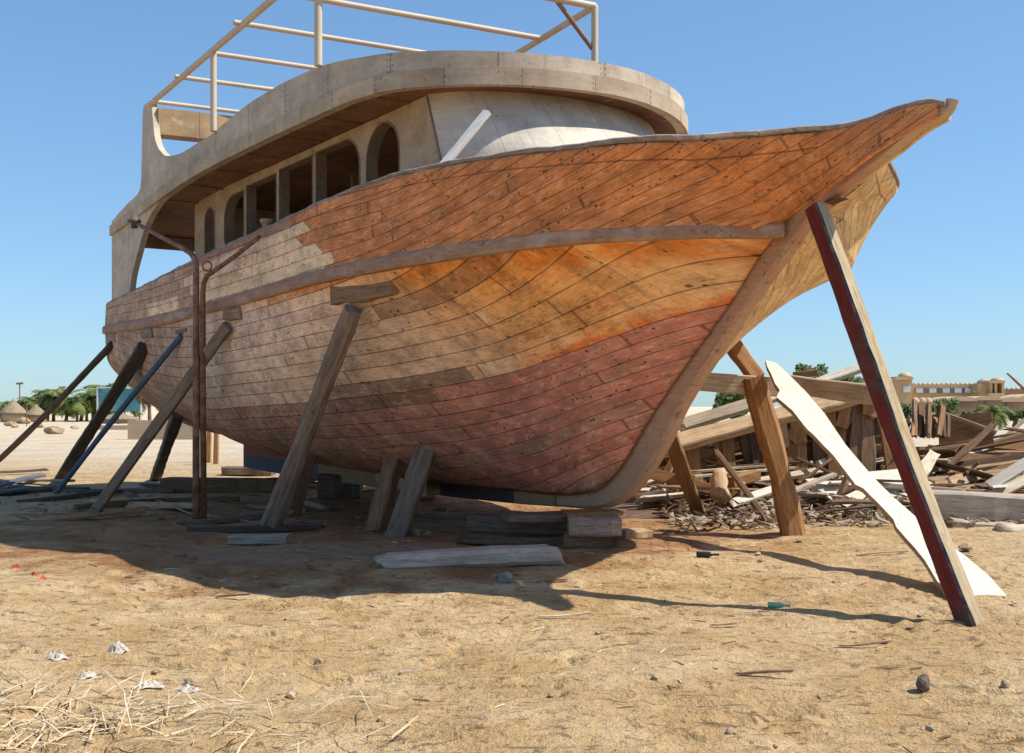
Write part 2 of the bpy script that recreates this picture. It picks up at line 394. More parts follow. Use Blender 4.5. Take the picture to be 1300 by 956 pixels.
M_['win'] = simple("window_glass", (.10, .11, .13), (.16, .17, .19), .4, .0, .3)
M_['shutter'] = simple("white_window", (.60, .62, .62), (.50, .52, .54), .4, .0, .5)
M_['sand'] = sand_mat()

# ------------------------------------------------------------------ numeric helpers
def pix(px, py, Y): return Vector(((px-650)/F*Y, Y, CH+(YH-py)/F*Y))
def gnd(px, py, z=0.0):
    Y = F*(CH-z)/(py-YH); return Vector(((px-650)/F*Y, Y, z))
def pchip(xs, ys, x):
    xs = np.asarray(xs, float); ys = np.asarray(ys, float); x = np.clip(np.asarray(x, float), xs[0], xs[-1])
    h = np.diff(xs); d = np.diff(ys)/h; m = np.zeros_like(ys)
    for i in range(1, len(xs)-1):
        if d[i-1]*d[i] > 0:
            w1 = 2*h[i]+h[i-1]; w2 = h[i]+2*h[i-1]; m[i] = (w1+w2)/(w1/d[i-1]+w2/d[i])
    m[0] = d[0]; m[-1] = d[-1]
    i = np.clip(np.searchsorted(xs, x)-1, 0, len(h)-1); t = (x-xs[i])/h[i]
    return ((2*t**3-3*t**2+1)*ys[i]+(t**3-2*t**2+t)*h[i]*m[i]+(-2*t**3+3*t**2)*ys[i+1]+(t**3-t**2)*h[i]*m[i+1])
def tab(T):
    T = sorted(T); a = [p[0] for p in T]; b = [p[1] for p in T]
    return lambda x: pchip(a, b, x)
def hsh(ix, iy, s):
    n = (ix*374761393+iy*668265263+s*1442695041) & 0xffffffff
    n = ((n ^ (n >> 13))*1274126177) & 0xffffffff
    return ((n ^ (n >> 16)) & 0xffff)/65535.0
def vnoise(x, y, s=0):
    x = np.asarray(x, float); y = np.asarray(y, float)
    ix = np.floor(x).astype(np.int64); iy = np.floor(y).astype(np.int64); fx = x-ix; fy = y-iy
    fx = fx*fx*fx*(fx*(fx*6-15)+10); fy = fy*fy*fy*(fy*(fy*6-15)+10)
    a = hsh(ix, iy, s); b = hsh(ix+1, iy, s); c = hsh(ix, iy+1, s); d = hsh(ix+1, iy+1, s)
    return (a*(1-fx)+b*fx)*(1-fy)+(c*(1-fx)+d*fx)*fy-.5
def fbm(x, y, o=5, s=0, r=.5):
    t = 0; a = 1.0
    for i in range(o): t = t+a*vnoise(x*2**i+i*17.3, y*2**i-i*9.1, s+i); a *= r
    return t
def ghs(x, y):
    x = np.asarray(x, float); y = np.asarray(y, float)
    fade = np.clip((40-y)/20, 0, 1)*np.clip((16-np.abs(x))/5, 0, 1)
    near = np.clip((13-y)/4, 0, 1)
    h = .08*fbm(x*.35, y*.35, 2, 1)+.050*fbm(x*1.0, y*1.6, 5, 5, .5)
    rid = np.abs(fbm(x*1.1+3, y*1.9, 4, 9))
    h = h-near*.095*np.clip(.16-rid, 0, 1)/.16*(.4+fbm(x*.6, y*.6, 2, 31))
    clod = np.clip(fbm(x*5.5, y*6.5, 4, 21, .6)-.12, 0, 1)
    h = h+near*.060*clod*(np.clip(fbm(x*.8, y*.8, 2, 44)+.25, 0, 1))*1.6
    # low hump in the left foreground
    h = h+.10*np.exp(-(((x+4.6)/1.9)**2+((y-8.2)/2.2)**2))
    return h*fade-.15*sstep(12.6, 10.4, y-.9*np.exp(-((x+4.8)/1.5)**2)*0)*(1-.9*np.exp(-((x+5.2)/1.7)**2))
def sstep(a, b, x):
    t = np.clip((x-a)/(b-a), 0, 1); return t*t*(3-2*t)
def gz(x, y): return float(ghs(x, y))

def newmesh(name, V, Fs, mats, parent=None, smooth=False, attrs=None, fm=None):
    me = bpy.data.meshes.new(name)
    off = parent.location if parent is not None else Vector((0, 0, 0))
    V = np.asarray(V, float).reshape(-1, 3)-np.array(off)
    me.from_pydata(V.tolist(), [], [tuple(f) for f in Fs]); 
    for m in (mats if isinstance(mats, (list, tuple)) else [mats]): me.materials.append(m)
    if fm is not None: me.polygons.foreach_set('material_index', fm)
    if attrs:
        for k, a in attrs.items():
            at = me.attributes.new(k, 'FLOAT_VECTOR', 'POINT'); at.data.foreach_set('vector', np.asarray(a, float).ravel())
    if smooth: me.polygons.foreach_set('use_smooth', [True]*len(me.polygons))
    me.update()
    o = bpy.data.objects.new(name, me); COL.objects.link(o)
    if parent is not None: o.parent = parent
    return o
def empty(name, loc, label, cat, group=None):
    o = bpy.data.objects.new(name, None); COL.objects.link(o); o.location = loc; o.empty_display_size = .2
    return tag(o, label, cat, group)
def tag(o, label=None, cat=None, group=None, kind=None):
    if label: o['label'] = label
    if cat: o['category'] = cat
    if group: o['group'] = group
    if kind: o['kind'] = kind
    return o
def grid_faces(nu, nv, flip=False):
    Fs = []
    for i in range(nu-1):
        for j in range(nv-1):
            a = i*nv+j; f = (a, a+1, a+nv+1, a+nv); Fs.append(f[::-1] if flip else f)
    return Fs
def recenter(o, p):
    """moves the origin of a top-level mesh to p"""
    p = Vector(p); o.data.transform(Matrix.Translation(-p)); o.location = p; return o

# ------------------------------------------------------------------ ground
def axis(segs):
    out = [segs[0][0]]
    for a, b, st in segs:
        n = max(1, int(round((b-a)/st))); out += list(np.linspace(a, b, n+1)[1:])
    return np.array(out)
gx = axis([(-4000, -600, 850), (-600, -60, 90), (-60, -9, 3), (-9, -5.4, .08), (-5.4, 5.4, .028), (5.4, 10, .08), (10, 60, 3), (60, 600, 90), (600, 4000, 850)])
gy = axis([(-30, 3.5, 3), (3.5, 4.6, .2), (4.6, 11.5, .028), (11.5, 18, .07), (18, 30, .4), (30, 90, 4), (90, 600, 60), (600, 5000, 800)])
GX, GY = np.meshgrid(gx, gy, indexing='ij')
GZ = ghs(GX, GY)
V = np.stack([GX, GY, GZ], -1).reshape(-1, 3)
nx, ny = GX.shape
idx = np.arange(nx*ny).reshape(nx, ny)
quads = np.stack([idx[:-1, :-1], idx[1:, :-1], idx[1:, 1:], idx[:-1, 1:]], -1).reshape(-1, 4)
me = bpy.data.meshes.new("ground"); me.vertices.add(len(V)); me.vertices.foreach_set('co', V.ravel())
me.loops.add(quads.size); me.loops.foreach_set('vertex_index', quads.ravel())
me.polygons.add(len(quads)); me.polygons.foreach_set('loop_start', np.arange(0, quads.size, 4)); 
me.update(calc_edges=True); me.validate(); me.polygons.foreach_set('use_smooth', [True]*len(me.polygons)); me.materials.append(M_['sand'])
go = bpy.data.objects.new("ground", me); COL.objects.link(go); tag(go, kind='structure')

# ------------------------------------------------------------------ the boat, in boat coordinates (u aft, v starboard, z up)
P0 = np.array([1.2414, 13.3333]); BK = np.array([-.55919, .82904]); NR = np.array([-.82904, -.55919])
def W(u, v, z):
    u = np.asarray(u, float); v = np.asarray(v, float); z = np.asarray(z, float)
    u, v, z = np.broadcast_arrays(u, v, z)
    return np.stack([P0[0]+BK[0]*u+NR[0]*v, P0[1]+BK[1]*u+NR[1]*v, z+.03*np.minimum(v, 0)], -1)
zs = tab([(-4.5, 4.10), (-4.40, 4.15), (-4.26, 4.185), (-4.1, 4.19), (-3.86, 4.17), (-3.58, 4.13), (-3.13, 4.06), (-2.58, 3.99), (-1.9, 3.97), (-1.3, 3.99), (.24, 4.01), (1.34, 3.96), (3.59, 3.85), (4.94, 3.8), (6.44, 3.73), (8.57, 3.63), (10.29, 3.57), (11.93, 3.54)])
zr = tab([(-4.5, 4.08), (-4.21, 4.02), (-3.78, 3.86), (-3.04, 3.53), (-2.61, 3.36), (-2.34, 3.15), (-1.94, 2.72), (-1.35, 2.16), (-.75, 1.57), (-.35, 1.12), (-.12, .88), (.29, .63), (1.16, .54), (3.9, .54), (5.1, .575), (6.8, .65), (8.3, .83), (9.9, .93), (11.93, 1.0)])
vs = tab([(-4.5, .04), (-4.0, .09), (-3.6, .17), (-3.4, .33), (-3.2, .62), (-2.95, 1.05), (-2.74, 1.42), (-2.5, 1.75), (-2, 2.13), (-1, 2.5), (0, 2.74), (2, 2.92), (6, 2.92), (9, 2.85), (11.93, 2.70)])
zrl = tab([(-4.6, 3.40), (-2.9, 3.40), (-2.61, 3.39), (-2.16, 3.32), (-1.48, 3.285), (-.52, 3.25), (.49, 3.215), (2.15, 3.18), (2.85, 3.15), (6.06, 3.08), (8, 3.05), (12.1, 3.13)])
def RR(u): u = np.asarray(u, float); return 1.70+.385*1.0*np.log1p(np.exp((.55-u)/1.0))-.03*np.clip(u-2, 0, 4)+.018*np.maximum(u-6, 0)**2
_su = np.linspace(-4.6, 0, 400); _sv = np.array([float(vs(x)) for x in _su]); _sl = np.concatenate([[0], np.cumsum(np.hypot(np.diff(_su), np.diff(_sv)))]); _sl -= _sl[-1]
def SS(u):            # length along the sheer, 0 at u = 0, negative towards the bow
    u = np.asarray(u, float); return np.where(u > 0, u, np.interp(u, _su, _sl))
_s2 = float(SS(-2.1))
def PQ(u, z, vv=None):
    u = np.asarray(u, float); z = np.asarray(z, float); S_ = SS(u)
    d = z-RR(u); k_ = np.exp(.16*.4*np.log1p(np.exp((.9-u)/.4)))
    lowq = np.where(d < 0, d*k_, d)
    v_ = np.where(z > 3.9, vs(u), vr(u)+(vs(u)-vr(u))*np.clip((z-zrl(u))/np.maximum(zs(u)-zrl(u), .05), 0, 1)) if vv is None else np.abs(vv)
    Lc = -u*.835+(2.72-v_)*.549
    gf = 1.0+.35/(1+np.exp((u-.6)/.4))
    up = gf*(z-zrl(u)-np.where(u < 0, 3.22-zrl(u), 0))+1.5-.44*.4*np.log1p(np.exp((Lc+.4)/.4))-.20*.3*np.log1p(np.exp((Lc-2.0)/.3))
    if vv is not None:
        prt = z-3.2-.30*np.log1p(np.exp((Lc+.4)/.5))*.5-.9*np.clip(2.6+np.minimum(vv, 0), 0, 9)*0+.45*np.clip(-vv, 0, 3)*np.clip(.8-u, 0, 1.5)
        lowq = np.where(vv < 0, prt, lowq); up = np.where(vv < 0, prt, up)
    return np.where(z > zrl(u)-.07, up, lowq)
vr = tab([(-4.6, .04), (-2.63, .12), (-2.5, .58), (-2.35, 1.03), (-2.15, 1.43), (-1.8, 1.84), (-1.2, 2.2), (-.5, 2.45), (.3, 2.68), (1.3, 2.82), (3, 2.9), (8, 2.87), (12, 2.72)])
TS = np.array([0, .1, .25, .5, .75, 1.0])
GK = {-4.6: [0, .1, .25, .5, .75, 1], -2.6: [0, .1, .25, .5, .75, 1], -1.9: [0, .10, .25, .48, .72, 1], -1.0: [0, .09, .22, .43, .67, 1], 0: [0, .08, .19, .38, .63, 1],
      1.2: [0, .15, .32, .57, .80, 1], 3: [0, .33, .59, .82, .94, 1], 6: [0, .50, .80, .94, .985, 1], 9: [0, .40, .70, .90, .975, 1], 11.93: [0, .33, .58, .83, .985, 1]}
gk = sorted(GK); GT = np.array([GK[k] for k in gk])
US = np.concatenate([np.linspace(-4.35, -3, 42)[:-1], np.linspace(-3, -1, 70)[:-1], np.linspace(-1, 3, 60)[:-1], np.linspace(3, 11.93, 90)]); NU = len(US)
NL, NH = 46, 22; NT = NL+NH-1
T1 = np.linspace(0, 1, NL); T2 = np.linspace(0, 1, NH)
HV = np.zeros((NU, NT)); HZ = np.zeros((NU, NT))
for i, uu in enumerate(US):
    a, b = float(zr(uu)), float(zs(uu)); vs_ = float(vs(uu)); lo_ = min(.11, vs_*.9); c_ = max(float(zrl(uu))-.07, a+.01); vm = max(lo_, float(vr(uu)))
    if uu < -2.62: c_ = a+.01; vm = lo_
    cols = np.array([float(pchip(gk, GT[:, j], uu)) for j in range(len(TS))]); g = pchip(TS, cols, T1)
    HZ[i, :NL] = a+(c_-a)*T1; HV[i, :NL] = lo_+(vm-lo_)*g
    HZ[i, NL-1:] = c_+(b-c_)*T2; HV[i, NL-1:] = vm+(vs_-vm)*T2
def smooth_u(A, n):
    for _ in range(n):
        B = A.copy(); B[1:-1] = .25*A[:-2]+.5*A[1:-1]+.25*A[2:]; A = B
    return A
HV = smooth_u(HV, 2)
UU = np.repeat(US[:, None], NT, 1)
boat = empty("wooden_boat", (float(W(4, 0, 0)[0]), float(W(4, 0, 0)[1]), .3), "large unfinished wooden boat hull with orange and red planking propped up on the sand", "boat")
def attrs_of(u, v, z):
    u = np.asarray(u, float).ravel(); v = np.asarray(v, float).ravel(); z = np.asarray(z, float).ravel()
    return {'hc': np.stack([u, z, v], -1), 'hq': np.stack([PQ(u, z, v), zs(u)-z, z-zrl(u)+.06], -1), 'hs': np.stack([SS(u), z-RR(u), u*0], -1)}
allV = []; allF = []; at = {'hc': [], 'hq': [], 'hs': []}
for side in (1, -1):
    base = len(allV)*0 + sum(len(x) for x in allV)
    allV.append(W(UU, side*HV, HZ).reshape(-1, 3))
    a = attrs_of(UU, side*HV, HZ); at['hc'].append(a['hc']); at['hq'].append(a['hq']); at['hs'].append(a['hs'])
    allF += [tuple(base+k for k in f) for f in grid_faces(NU, NT, side > 0)]
hull = newmesh("hull", np.concatenate(allV), allF, M_['hull'], boat, True, {k: np.concatenate(x) for k, x in at.items()})
sd = hull.modifiers.new("thick", 'SOLIDIFY'); sd.thickness = .05; sd.offset = -1
bvh = BVHTree.FromPolygons([Vector(p) for p in np.concatenate(allV)], allF)
def hit(px, py):
    d = Vector(((px-650)/F, 1, (YH-py)/F)).normalized()
    r = bvh.ray_cast(Vector((0, 0, CH)), d)
    return r[0]
# transom
n = 40; tz = np.linspace(float(zr(11.9)), float(zs(11.9)), n); tv = np.interp(tz, HZ[-1], HV[-1])
Vt = []; 
for k in range(n):
    for s in np.linspace(-1, 1, 13): Vt.append((11.90, s*tv[k], tz[k]))
Vt = np.array(Vt)
newmesh("transom", W(Vt[:, 0], Vt[:, 1], Vt[:, 2]), grid_faces(n, 13), M_['hull'], boat, False, attrs_of(Vt[:, 0], Vt[:, 1], Vt[:, 2]))
# deck
du = US[(US > -3.3)]; dv = np.array([float(vs(x)) for x in du])-.10; dz = np.array([float(zs(x)) for x in du])-.55
dv = np.minimum(dv, np.array([np.interp(dz[i], HZ[np.searchsorted(US, x)], HV[np.searchsorted(US, x)]) for i, x in enumerate(du)])-.04)
dv = np.maximum(dv, .02)
Vd = np.concatenate([W(du, s*dv, dz)[:, None] for s in (-1, 0, 1)], 1).reshape(-1, 3)
dk = newmesh("deck", Vd, grid_faces(len(du), 3), M_['brown'], boat)

def sweep(name, us, vf, zf, hw, hh, mat, parent, side=1, vout=0.0):
    """rectangular moulding swept along a curve; hw outward width, hh height (top at zf)"""
    us = np.asarray(us, float); v = np.array([vf(x) for x in us]); zz = np.array([float(zf(x)) for x in us])
    prof = [(0-.03, 0), (hw*.75, 0), (hw, -hh*.25), (hw, -hh*.8), (hw*.8, -hh), (-.03, -hh)]
    # outward direction in the (u, v) plane
    du_ = np.gradient(us); dv_ = np.gradient(v); L = np.hypot(du_, dv_); nu_ = -dv_/L; nv_ = du_/L
    Vs = []; A = []
    for a, b in prof:
        Vs.append(np.stack([us+nu_*a, side*(v+nv_*a), zz+b], -1))
    Vs = np.stack(Vs, 1)                                   # n x 6 x 3
    m = len(prof); n_ = len(us); Fs = []
    for i in range(n_-1):
        for j in range(m):
            a = i*m+j; b = i*m+(j+1) % m; Fs.append((a, b, b+m, a+m) if side > 0 else (a, a+m, b+m, b))
    Fs.append(tuple(range(m))); Fs.append(tuple((n_-1)*m+j for j in range(m))[::-1])
    Q = Vs.reshape(-1, 3)
    o = newmesh(name, W(Q[:, 0], Q[:, 1], Q[:, 2]), Fs, mat, parent, False, {'hc': np.stack([Q[:, 0], Q[:, 2], Q[:, 1]], -1)})
    return o
def hv_at(u, z):
    i = min(max(np.searchsorted(US, u), 1), NU-1); f = (u-US[i-1])/(US[i]-US[i-1])
    return float(np.interp(z, HZ[i-1], HV[i-1])*(1-f)+np.interp(z, HZ[i], HV[i])*f)
for s in (1, -1):
    us_ = np.linspace(-2.62 if s > 0 else .2, 11.92, 120)
    sweep("rub_rail", us_, lambda x: hv_at(x, float(zrl(x))-.08), zrl, .10, .155, M_['rail'], boat, s)
    us_ = np.concatenate([np.linspace(-4.42, -2.6, 50), np.linspace(-2.55, 11.93, 110)])
    jit = lambda x: float(zs(x))+.045+.006*math.sin(x*7.3)+.004*math.sin(x*19)
    sweep("cap_rail", us_, lambda x: max(float(vs(x))-.05, .0), jit, .085, .055, M_['cap'], boat, s)
# stem: between the planking edge and the outer face
inn = [(-4.42, 4.205), (-4.22, 4.07), (-3.95, 3.94), (-3.72, 3.86), (-3.04, 3.56), (-2.61, 3.40), (-2.34, 3.19), (-1.94, 2.76), (-1.35, 2.20), (-.75, 1.61), (-.35, 1.16), (-.06, .88), (.35, .66), (1.1, .56)]
out = [(-4.48, 4.185), (-4.455, 4.13), (-4.38, 4.06), (-4.12, 4.00), (-3.77, 3.82), (-3.0, 3.44), (-2.72, 3.17), (-2.28, 2.76), (-1.62, 2.10), (-1.16, 1.60), (-.88, 1.20), (-.52, .80), (-.22, .57), (.18, .41), (.6, .365), (1.1, .355)]
def resamp(P, n):
    P = np.array(P); d = np.concatenate([[0], np.cumsum(np.linalg.norm(np.diff(P, axis=0), axis=1))]); t = np.linspace(0, d[-1], n)
    return np.stack([pchip(d, P[:, 0], t), pchip(d, P[:, 1], t)], -1)
n = 90; I = resamp(inn, n); O = resamp(out, n)
Vs = []; Fs = []
for i in range(n):
    s = i/(n-1); hw = .045+.020*min(1, s*22)+.022*min(1, s*3.2)
    c_ = .02; a = I[i]; b = O[i]; m = b+(a-b)*.12
    wv = 1+.03*math.sin(i*1.7)+.02*math.sin(i*.6)
    for (uu, zz), v in ((a, hw), (m, hw*wv), (b, hw*.6), (b, -hw*.6), (m, -hw*wv), (a, -hw)): Vs.append((uu, v, zz))
for i in range(n-1):
    for j in range(6):
        a = i*6+j; b = i*6+(j+1) % 6; Fs.append((a, a+6, b+6, b))
Fs.append(tuple(range(6))); Fs.append(tuple((n-1)*6+j for j in range(6))[::-1])
Vs = np.array(Vs)
stm = newmesh("stem", W(Vs[:, 0], Vs[:, 1], Vs[:, 2]), Fs, M_['stem'], boat, False, {'hc': Vs[:, [0, 2, 1]]})
for du_, rr in ((0, .075),):
    c0 = W(.03, .15, .83); bm = bmesh.new(); bmesh.ops.create_icosphere(bm, subdivisions=2, radius=1)
    me = bpy.data.meshes.new("scarf_knob"); bm.to_mesh(me); bm.free()
    Q = np.array([v_.co[:] for v_ in me.vertices]); ax = BK; px_ = Q[:, 0]*.13; py_ = Q[:, 1]*.05; pz_ = Q[:, 2]*.07-Q[:, 0]*.05
    Wq = np.stack([c0[0]+BK[0]*px_+NR[0]*py_, c0[1]+BK[1]*px_+NR[1]*py_, c0[2]+pz_], -1)
    newmesh("scarf_knob", Wq, [tuple(p.vertices) for p in me.polygons], M_['stem'], boat, True, {'hc': np.stack([px_*4, pz_*6, py_*4], -1)}).parent = stm
# keel and skeg
kb = tab([(1.1, .355), (2, .33), (4, .31), (8, .31), (11.9, .38)])
ku = np.linspace(1.1, 11.7, 60); Vs = []
for x in ku:
    zt = float(zr(x))+.03; zb = float(kb(x))
    for v, z_ in ((.12, zt), (.12, zb+.02), (.10, zb), (-.10, zb), (-.12, zb+.02), (-.12, zt)): Vs.append((x, v, z_))
Fs = []
for i in range(len(ku)-1):
    for j in range(6):
        a = i*6+j; b = i*6+(j+1) % 6; Fs.append((a, a+6, b+6, b))
Fs.append(tuple(range(6))); Fs.append(tuple((len(ku)-1)*6+j for j in range(6))[::-1])
Vs = np.array(Vs); newmesh("keel", W(Vs[:, 0], Vs[:, 1], Vs[:, 2]), Fs, M_['keel'], boat, False, {'hc': Vs[:, [0, 2, 1]]})

# ---- canopy / upper bulwark
SC_ = .5      # superstructure centre line
cplan = [(11.67, 2.71), (9.0, 2.78), (6, 2.85), (4, 2.83), (2.5, 2.81), (1.5, 2.79), (1.05, 2.72), (.74, 2.63), (.34, 2.35), (-.06, 1.89), (-.30, 1.45), (-.44, 1.0), (-.49, .7), (-.50, .5), (-.50, .45)]
cp = resamp(cplan, 260)
cp[:, 1] = np.where(cp[:, 0] < 3, cp[:, 1], cp[:, 1]); cq = cp.copy(); apex = cp[:, 1].min(); cq[:, 1] = 1.0-cp[:, 1]; cp = cp[cp[:, 1] >= .5]; cq = cq[cq[:, 1] < .499]
loop = np.concatenate([cp, cq[::-1]])
arc = np.concatenate([[0], np.cumsum(np.linalg.norm(np.diff(loop, axis=0), axis=1))])
ztop = tab([(-.6, 5.38), (0, 5.41), (.5, 5.44), (1.14, 5.50), (1.89, 5.60), (2.5, 5.655), (3.4, 5.685), (4.2, 5.675), (5.16, 5.60), (6.0, 5.525), (7.0, 5.525), (7.97, 5.63), (8.4, 5.80), (8.70, 6.06), (8.80, 6.30), (8.88, 6.58), (8.98, 6.72), (9.42, 6.76), (9.50, 6.5), (9.535, 5.86), (9.60, 5.42), (9.8, 5.31), (10.39, 5.25), (11.0, 5.18), (11.7, 5.08)])
zbot = tab([(-.6, 5.05), (1, 5.05), (4.2, 5.07), (6, 5.06), (7.9, 5.01), (8.25, 4.99), (8.8, 4.88), (9.3, 4.68), (9.6, 4.45), (9.9, 4.20), (10.2, 3.92), (10.42, 3.58), (11.7, 3.56)])
ztr = tab([(-.6, 5.05), (1, 5.05), (4.2, 5.07), (6, 5.06), (7.9, 5.01), (9.4, 4.93), (11.7, 4.82)])
def ribbon(name, loop_, arc_, zb_, zt_, thick, outw, mat, parent, nz=5, sel=None):
    """sheet of real thickness standing on a plan curve"""
    t = np.gradient(loop_, axis=0); t /= np.linalg.norm(t, axis=1)[:, None]; nrm = np.stack([t[:, 1], -t[:, 0]], -1)
    # outward test
    cen = np.array([5., 0.]); sgn = np.sign(((loop_-cen)*nrm).sum(1)); s = 1 if sgn.sum() > 0 else -1; nrm = nrm*s
    ids = np.arange(len(loop_)) if sel is None else np.array(sel)
    Vs = []; A = []
    for i in ids:
        for lay in (0, 1):
            p = loop_[i]+nrm[i]*(outw-(thick if lay else 0))
            for k in range(nz):
                z_ = zb_[i]+(zt_[i]-zb_[i])*k/(nz-1)
                Vs.append((p[0], p[1], z_)); A.append((arc_[i], z_, 0.0 if loop_[i][1] > 0 else 1.0))
    m = 2*nz; Fs = []
    for a in range(len(ids)-1):
        b = a+1
        for k in range(nz-1):
            Fs.append((a*m+k, b*m+k, b*m+k+1, a*m+k+1)); Fs.append((a*m+nz+k, a*m+nz+k+1, b*m+nz+k+1, b*m+nz+k))
        Fs.append((a*m, a*m+nz, b*m+nz, b*m)); Fs.append((a*m+nz-1, b*m+nz-1, b*m+2*nz-1, a*m+2*nz-1))
    for e in (0, len(ids)-1):
        for k in range(nz-1): Fs.append((e*m+k, e*m+k+1, e*m+nz+k+1, e*m+nz+k))
    Vs = np.array(Vs)
    o = newmesh(name, W(Vs[:, 0], Vs[:, 1], Vs[:, 2]), Fs, mat, parent, False, {'pc': np.array(A)})
    bm = bmesh.new(); bm.from_mesh(o.data); bmesh.ops.recalc_face_normals(bm, faces=bm.faces); bm.to_mesh(o.data); bm.free()
    return o
cu = loop[:, 0]
cbw = ribbon("canopy_bulwark", loop, arc, zbot(cu), ztop(cu), .10, 0, M_['panel'], boat, 7)
ribbon("canopy_trim", loop, arc, ztr(cu)-.015, ztr(cu)+.17, .05, .045, M_['trim'], boat, 3).parent = cbw
ribbon("canopy_capping", loop, arc, ztop(cu)-.005, ztop(cu)+.02, .14, .02, M_['rail'], boat, 2, [i for i in range(len(cu)) if cu[i] < 7.6]) if False else None
# stern fascia
sl_ = np.stack([np.full(30, 11.62), np.linspace(2.66, -1.66, 30)], -1); sa = np.linspace(0, 4.3, 30)
ribbon("stern_fascia", sl_, sa, np.full(30, 4.62), np.full(30, 5.07), .06, 0, M_['trim'], boat, 3)
# upper deck with brown underside
m = len(cp); inset = np.array([1, 1]); pu = cp[:, 0]; pv = np.maximum(cp[:, 1]-.06-SC_, 0)
Vs = np.concatenate([np.stack([pu, SC_+pv*s, ztr(pu)+.03], -1)[:, None] for s in (1, .5, 0, -.5, -1)], 1)
top = Vs.copy(); top[..., 2] += .05
Q = np.concatenate([Vs.reshape(-1, 3), top.reshape(-1, 3)]); k = m*5
Fs = grid_faces(m, 5)+[tuple(k+x for x in f[::-1]) for f in grid_faces(m, 5)]
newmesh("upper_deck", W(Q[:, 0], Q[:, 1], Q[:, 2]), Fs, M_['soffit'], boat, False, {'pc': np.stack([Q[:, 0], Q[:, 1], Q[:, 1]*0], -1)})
def bbox(name, u0, u1, v0, v1, z0, z1, mat, parent, jx=0):
    Q = np.array([(a, b, c) for a in (u0, u1) for b in (v0, v1) for c in (z0, z1)], float)
    Fs = [(0, 1, 3, 2), (4, 6, 7, 5), (0, 4, 5, 1), (2, 3, 7, 6), (0, 2, 6, 4), (1, 5, 7, 3)]
    return newmesh(name, W(Q[:, 0], Q[:, 1], Q[:, 2]), Fs, mat, parent, False, {'pc': np.stack([Q[:, 0]+Q[:, 1], Q[:, 2], Q[:, 1]*0], -1), 'hc': Q[:, [0, 2, 1]]})
BEAMS = []; udk = newest = bpy.data.objects['upper_deck']
for i in range(7):      # deck beams showing under the canopy
    u_ = 1.1+i*1.22; zt_ = float(ztr(u_))+.03
    for s in (1, -1): BEAMS.append(bbox("deck_beam", u_, u_+.06, SC_+s*1.66, SC_+s*2.2, zt_-.025, zt_+.01, M_['soffit'], boat))
for b_ in BEAMS: b_.parent = udk
# rear arch board between the two pillars
Q = []; A = []
for s in np.linspace(-1, 1, 21):
    arch = .05*(1-s*s)
    for du_, dz_ in ((8.80, 6.16), (8.80, 6.60), (9.42, 6.66), (9.42, 6.22)):
        Q.append((du_, SC_+2.2*s, dz_+arch)); A.append((2.2*s, dz_, 0))
Q = np.array(Q); Fs = []
for i in range(20):
    for j in range(4): a = i*4+j; b = i*4+(j+1) % 4; Fs.append((a, b, b+4, a+4))
Fs += [(0, 1, 2, 3), (80, 83, 82, 81)]
newmesh("roof_arch", W(Q[:, 0], Q[:, 1], Q[:, 2]), Fs, M_['archm'], boat, False, {'pc': np.array(A)})

# ---- cabin
def arch_rect(u0, u1, z0, z1, rl=(0, 0), rr=(0, 0), n=7):
    """window outline; rl/rr = (bottom, top) corner radii on the small-u and large-u side"""
    P = []
    def corner(cx, cz, r, a0):
        if r <= 0: P.append((cx, cz)); return
        sx = 1 if a0 in (270, 0) else -1; sz = 1 if a0 in (0, 90) else -1
        ox, oz = cx-sx*r, cz-sz*r
        for k in range(n): a = R(a0+90*k/(n-1)); P.append((ox+r*math.cos(a), oz+r*math.sin(a)))
    corner(u0, z0, rl[0], 180); corner(u1, z0, rr[0], 270); corner(u1, z1, rr[1], 0); corner(u0, z1, rl[1], 90)
    return P
WINS = [arch_rect(1.36, 2.22, 3.75, 4.99, (0, .42), (0, .42)), arch_rect(2.38, 3.70, 3.98, 4.98, (.42, .42), (0, 0)), arch_rect(3.79, 4.95, 3.98, 4.97),
        arch_rect(5.04, 6.22, 3.96, 4.94), arch_rect(6.31, 7.18, 3.94, 4.90, (0, 0), (.38, .38)), arch_rect(7.62, 8.10, 3.6, 4.86, (0, .23), (0, .23))]
SD = lambda side, v: v if side > 0 else 1.0-v
outer = [(.72, 3.66), (8.6, 3.46), (8.6, 5.07), (.72, 5.07)]
